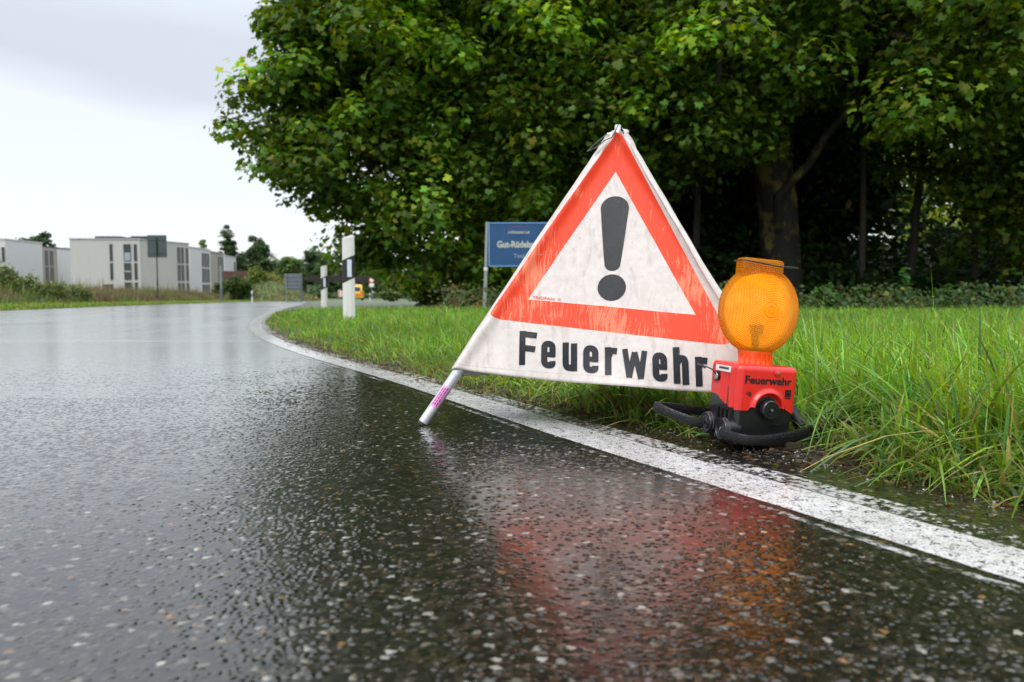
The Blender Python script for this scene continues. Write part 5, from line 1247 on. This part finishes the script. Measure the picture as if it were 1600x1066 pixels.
# ------------------------------------------------------------------ distant greenery
def far_tree(name, px, y, top, wpx, label, c, seed, group='distant trees beyond the houses', narrow=False):
    p = at(px, 460, y); z0 = float(drop(y)); H = CAM_H + (460 - top) / FPX * y - z0; rad = wpx / FPX * y / 2
    x = p.x; rg_ = np.random.default_rng(seed)
    sk = [((x, y, z0 - .2), -1), ((x, y, z0 + H * .3), 0), ((x + .2, y, z0 + H * .55), 1), ((x, y, z0 + H * .8), 2)]
    el = [((x, y, z0 + H * .72), (rad * .72, rad * .7, H * .27)), ((x - rad * .45, y - .5, z0 + H * .48), (rad * .6, rad * .6, H * .24)), ((x + rad * .45, y, z0 + H * .5), (rad * .6, rad * .6, H * .26)), ((x, y - rad * .3, z0 + H * .28), (rad * .85, rad * .7, H * .24))]
    if narrow: el = [((x + rg_.normal(0, rad * .35), y + rg_.normal(0, rad * .3), z0 + H * f), (rad * .55, rad * .5, H * .12)) for f in (.90, .78, .70, .58, .52, .42, .34, .25, .2)]
    k = rad / 4
    return tree(name, (x, y, z0), sk, el, 210, 90, .55 * max(.6, k), c, label, group=group, rmax=.22 * k + .1, seed=seed, kind='oval', mat=M_FARLEAF, bark=M_BARK2, csize=(.8 if narrow else 1.25) * max(.6, k), shell=.7, zmin=z0 + .2)
DG, MG, LG = (.050, .092, .032), (.075, .135, .035), (.080, .140, .030)
for a in ((55, 165, 358, 70, 'distant dark tree rising behind the warm grey house', DG, 1, False), (357, 178, 350, 34, 'tallest distant tree, open crowned, right of the houses', DG, 2, False), (404, 182, 367, 44, 'distant round headed tree right of the tallest one', DG, 3, False), (379, 186, 392, 34, 'distant low tree between the tallest and the round headed one', DG, 4, False),
          (320, 200, 374, 16, 'tip of a far tree just above the white house roofs', MG, 5, False), (428, 190, 403, 34, 'distant low green tree left of the rounded pale one', MG, 6, False), (455, 150, 396, 46, 'rounded pale green tree above the grey direction board', (.095, .165, .040), 7, False), (490, 205, 384, 44, 'distant bluish tree left of the maple outline', DG, 8, False), (515, 195, 392, 44, 'distant tree partly behind the hanging maple twigs', MG, 9, False),
          (560, 185, 398, 60, 'distant tree behind the nearest marker post', MG, 10, False), (610, 180, 405, 60, 'distant tree right of the nearest marker post', MG, 12, False), (660, 185, 400, 60, 'distant tree right of the round far sign', DG, 13, False), (100, 215, 410, 60, 'far low tree behind the narrow white house', MG, 14, False)):
    far_tree('broadleaf_tree', *a[:5], a[5], 200 + a[6], narrow=a[7])
# grass bank right of the houses
bx_, by_ = np.meshgrid(np.linspace(-1, 1, 44), np.linspace(-1, 1, 30)); A = at(412, 460, 92)
rr = np.sqrt(bx_ ** 2 + by_ ** 2); bz = 2.7 * smoothstep((1 - rr) * 1.15) * (.8 + .4 * vnoise(bx_ * 4, by_ * 4)) * (1 - .35 * bx_) - .75
o_ = grid_mesh('bank', A.x + bx_ * 7.5, 94 + by_ * 8, bz, simple('dry_grass_bank', (.12, .14, .045), .8, 0, .35, .8), smooth=True); o_['kind'] = 'structure'
# far fields and hill
hx, hy = np.meshgrid(np.linspace(-420, 420, 84), np.linspace(215, 620, 26)); hz = -1.2 + (hy - 215) * .035 + 5 * vnoise(hx * .012, hy * .012)
def mat_fields():
    g = G('far_fields'); o = g.obj(); n = g.noise(.05, 3, .6, g.mapv(o, scale=(.25, 1.8, 1))); n2 = g.noise(.8, 4, .6, o)
    c = g.mix(g.ramp(n, [(.40, 0.0), (.6, 1.0)]), (.045, .095, .025), (.13, .19, .05)); return g.done(g.bsdf(Base_Color=g.mix(n2, c, (.07, .12, .03)), Roughness=.9))
o_ = grid_mesh('hill', hx, hy, hz, mat_fields(), smooth=True); o_['kind'] = 'structure'
A = at(470, 437, 150); B = at(640, 437, 158); d_ = B - A; e = empty('footbridge', (A.x, A.y, 0), math.atan2(d_.y, d_.x)); tag(e, 'long low dark brown bridge crossing beyond the end of the road', 'bridge'); L = d_.length
M_BR = simple('dark_brown_steel', (.030, .020, .018), .6, 0, .2, 1)
m = MB(); m.box((-3, -1.2, 2.9), (L, 1.2, 3.35)); m.build('deck', M_BR, e); m = MB(); m.box((-3, -1.26, 3.36), (L, -1.18, 4.1)); m.build('railing', M_BR, e)
for x_ in (0.5, L * .5, L - 2): m = MB(); m.box((x_, -.5, -1.2), (x_ + .6, .5, 2.899)); m.build('pier', M_BR, e)
# hedge mass below and beyond the bridge
rg = np.random.default_rng(91); n = 26000; xs = rg.uniform(-140, 12, n); ys = rg.uniform(168, 212, n); top = 2.2 + 5.5 * vnoise(xs * .11, ys * .05) ** 1.3; gap = (xs > -47) & (xs < -26); top = np.where(gap, 1.0, top)
place_leaves('far_wood', np.stack([xs, ys, -.6 + top * rg.random(n) ** .6], 1), np.tile([0, -.3, .8], (n, 1)), .95 * np.exp(rg.normal(0, .3, n)), leaf_cols(n, (.06, .11, .032), rg, .3), 'oval', M_FARLEAF, None, rg)['kind'] = 'stuff'
# bushes on the bank and at the far roadside
def bush(px, y, top, wpx, label, c, seed, n=1500, base=None, leaf=.16, group='shrubs across the road'):
    p = at(px, 460, y); z0 = float(ground_z(p.x, y)) if base is None else base; H = CAM_H + (460 - top) / FPX * y - z0; rad = wpx / FPX * y / 2
    e = empty('shrub', (p.x, y, z0)); tag(e, label, 'shrub', group); rg_ = np.random.default_rng(seed)
    m = MB()
    for k in range(7): a_ = rg_.uniform(0, 6.28); m.tube([(0, 0, -.1), (math.cos(a_) * rad * .3, math.sin(a_) * rad * .3, H * .5), (math.cos(a_) * rad * .6, math.sin(a_) * rad * .6, H * .8)], [.05, .03, .012], 5)
    m.build('stems', M_BARK2, e)
    nc = 46; cc = rg_.normal(0, 1, (nc, 3)); cc /= np.linalg.norm(cc, axis=1)[:, None]; cc *= rg_.random((nc, 1)) ** .4; cc = cc * [rad * .8, rad * .7, H * .42] + [0, 0, H * .5]
    idx = rg_.integers(0, nc, n); P_ = cc[idx] + rg_.normal(0, 1, (n, 3)) * [rad * .14, rad * .14, H * .10]; P_ = P_[P_[:, 2] > 0]; n = len(P_)
    place_leaves('foliage', P_, np.tile([0, -.2, .6], (n, 1)), leaf * np.exp(rg_.normal(0, .3, n)), leaf_cols(n, c, rg_, .25, np.exp(rg_.normal(0, .2, nc))[idx][:n]), 'oval', M_FARLEAF, e, rg_); return e
WL = (.14, .19, .06)
bush(6, 34, 410, 66, 'tallest feathery grey green shrub at the left edge', WL, 301, 5200, leaf=.10); bush(40, 35, 430, 60, 'mid height feathery shrub in front of the warm grey house', WL, 302, 4600, leaf=.10); bush(80, 36, 440, 60, 'low feathery shrub right of the mid height one', WL, 303, 3800, leaf=.10); bush(118, 38, 448, 48, 'lowest grey green shrub before the nearest white house', WL, 304, 2600, leaf=.10)
bush(372, 88, 432, 50, 'dark green shrub at the left foot of the grass bank', (.05, .095, .02), 305, 2600, leaf=.26); bush(400, 92, 416, 40, 'yellow green shrub on top of the grass bank', (.12, .17, .03), 306, 2200, base=.4, leaf=.26); bush(424, 94, 428, 42, 'yellowish shrub on the right of the grass bank top', (.18, .18, .035), 307, 2000, base=.3, leaf=.26); bush(446, 97, 436, 34, 'small green shrub at the right end of the grass bank', (.08, .13, .03), 308, 1600, base=-.3, leaf=.26); bush(345, 92, 440, 34, 'small round shrub under the pale slender pole', (.045, .085, .02), 309, 1500, leaf=.26)
bush(610, 60, 452, 40, 'light green shrub beside the track under the maple twigs', (.09, .14, .035), 310, 1500, leaf=.2); bush(650, 64, 446, 44, 'green shrub behind the dark maple branches', (.06, .11, .03), 311, 1500, leaf=.2)
bush(660, 24, 430, 70, 'bright leafy sapling under the low maple branches', (.10, .19, .035), 312, 1200, leaf=.16); bush(830, 25, 440, 90, 'dark shrub behind the blue name board', (.04, .08, .018), 313, 1600, leaf=.18)
# tall weeds and the mown strip across the road
rg = np.random.default_rng(95)
n = 95000; y = 17 + 78 * rg.random(n) ** 1.7; dl = 4.6 + rg.gamma(1.3, 5.0, n); x = x_far(y) - dl * 1.03; hgt = (.42 + .75 * vnoise(x * .35, y * .22)) * np.exp(rg.normal(0, .25, n)) * smoothstep((dl - 3.8) / 2.5)
c = np.array([(.10, .16, .035), (.17, .18, .065), (.15, .105, .055), (.13, .20, .05)])[np.minimum(3, (vnoise(x * .5 + 3, y * .3) * 3.2 + rg.random(n) * .9).astype(int))] * np.exp(rg.normal(0, .25, (n, 1)))
blades('tall_weeds', x, y, hgt, .035 * np.exp(rg.normal(0, .3, n)), np.abs(rg.normal(.35, .25, n)), c, ground_z(x, y), rg, 3)
n = 60000; y = 12 + 90 * rg.random(n) ** 1.9; dl = rg.uniform(.12, 6.5, n); x = x_far(y) - dl * 1.03
blades('mown_grass', x, y, .07 * np.exp(rg.normal(0, .3, n)) * smoothstep(dl / .6 + .3), .028 + .0006 * y, np.abs(rg.normal(.3, .25, n)), grass_col(n, x, y, rg, .1) * .9, ground_z(x, y), rg, 2)
n = 9000; u_ = rg.uniform(-1, 1, n); v_ = rg.uniform(-1, 1, n); k = u_ ** 2 + v_ ** 2 < .92; u_, v_ = u_[k], v_[k]; n = len(u_); A = at(412, 460, 92)
rr_b = np.sqrt(u_ ** 2 + v_ ** 2); bz = 2.7 * smoothstep((1 - rr_b) * 1.15) * (.8 + .4 * vnoise(u_ * 4, v_ * 4)) * (1 - .35 * u_) - .75
x = A.x + u_ * 7.5; y = 94 + v_ * 8; c = np.where(vnoise(u_ * 5, v_ * 9)[:, None] > .5, np.array([[.20, .19, .075]]), np.array([[.10, .16, .035]])) * np.exp(rg.normal(0, .25, (n, 1)))
blades('bank_grass', x, y, rg.uniform(.2, .6, n), np.full(n, .09), np.abs(rg.normal(.4, .3, n)), c, bz, rg, 2)
# haze box: the rain-damp air
if HAZE > 0:
    m = MB(); m.box((-700, -110, -4), (700, 780, 45)); hz_ = MB; g = G('damp_air'); vol = g.n('ShaderNodeVolumePrincipled', {'Color': (.86, .90, .94), 'Density': HAZE, 'Anisotropy': .3}); g.t.links.new(vol.outputs[0], g.out.inputs['Volume'])
    o_ = m.build('haze', g.m, None); o_['kind'] = 'stuff'
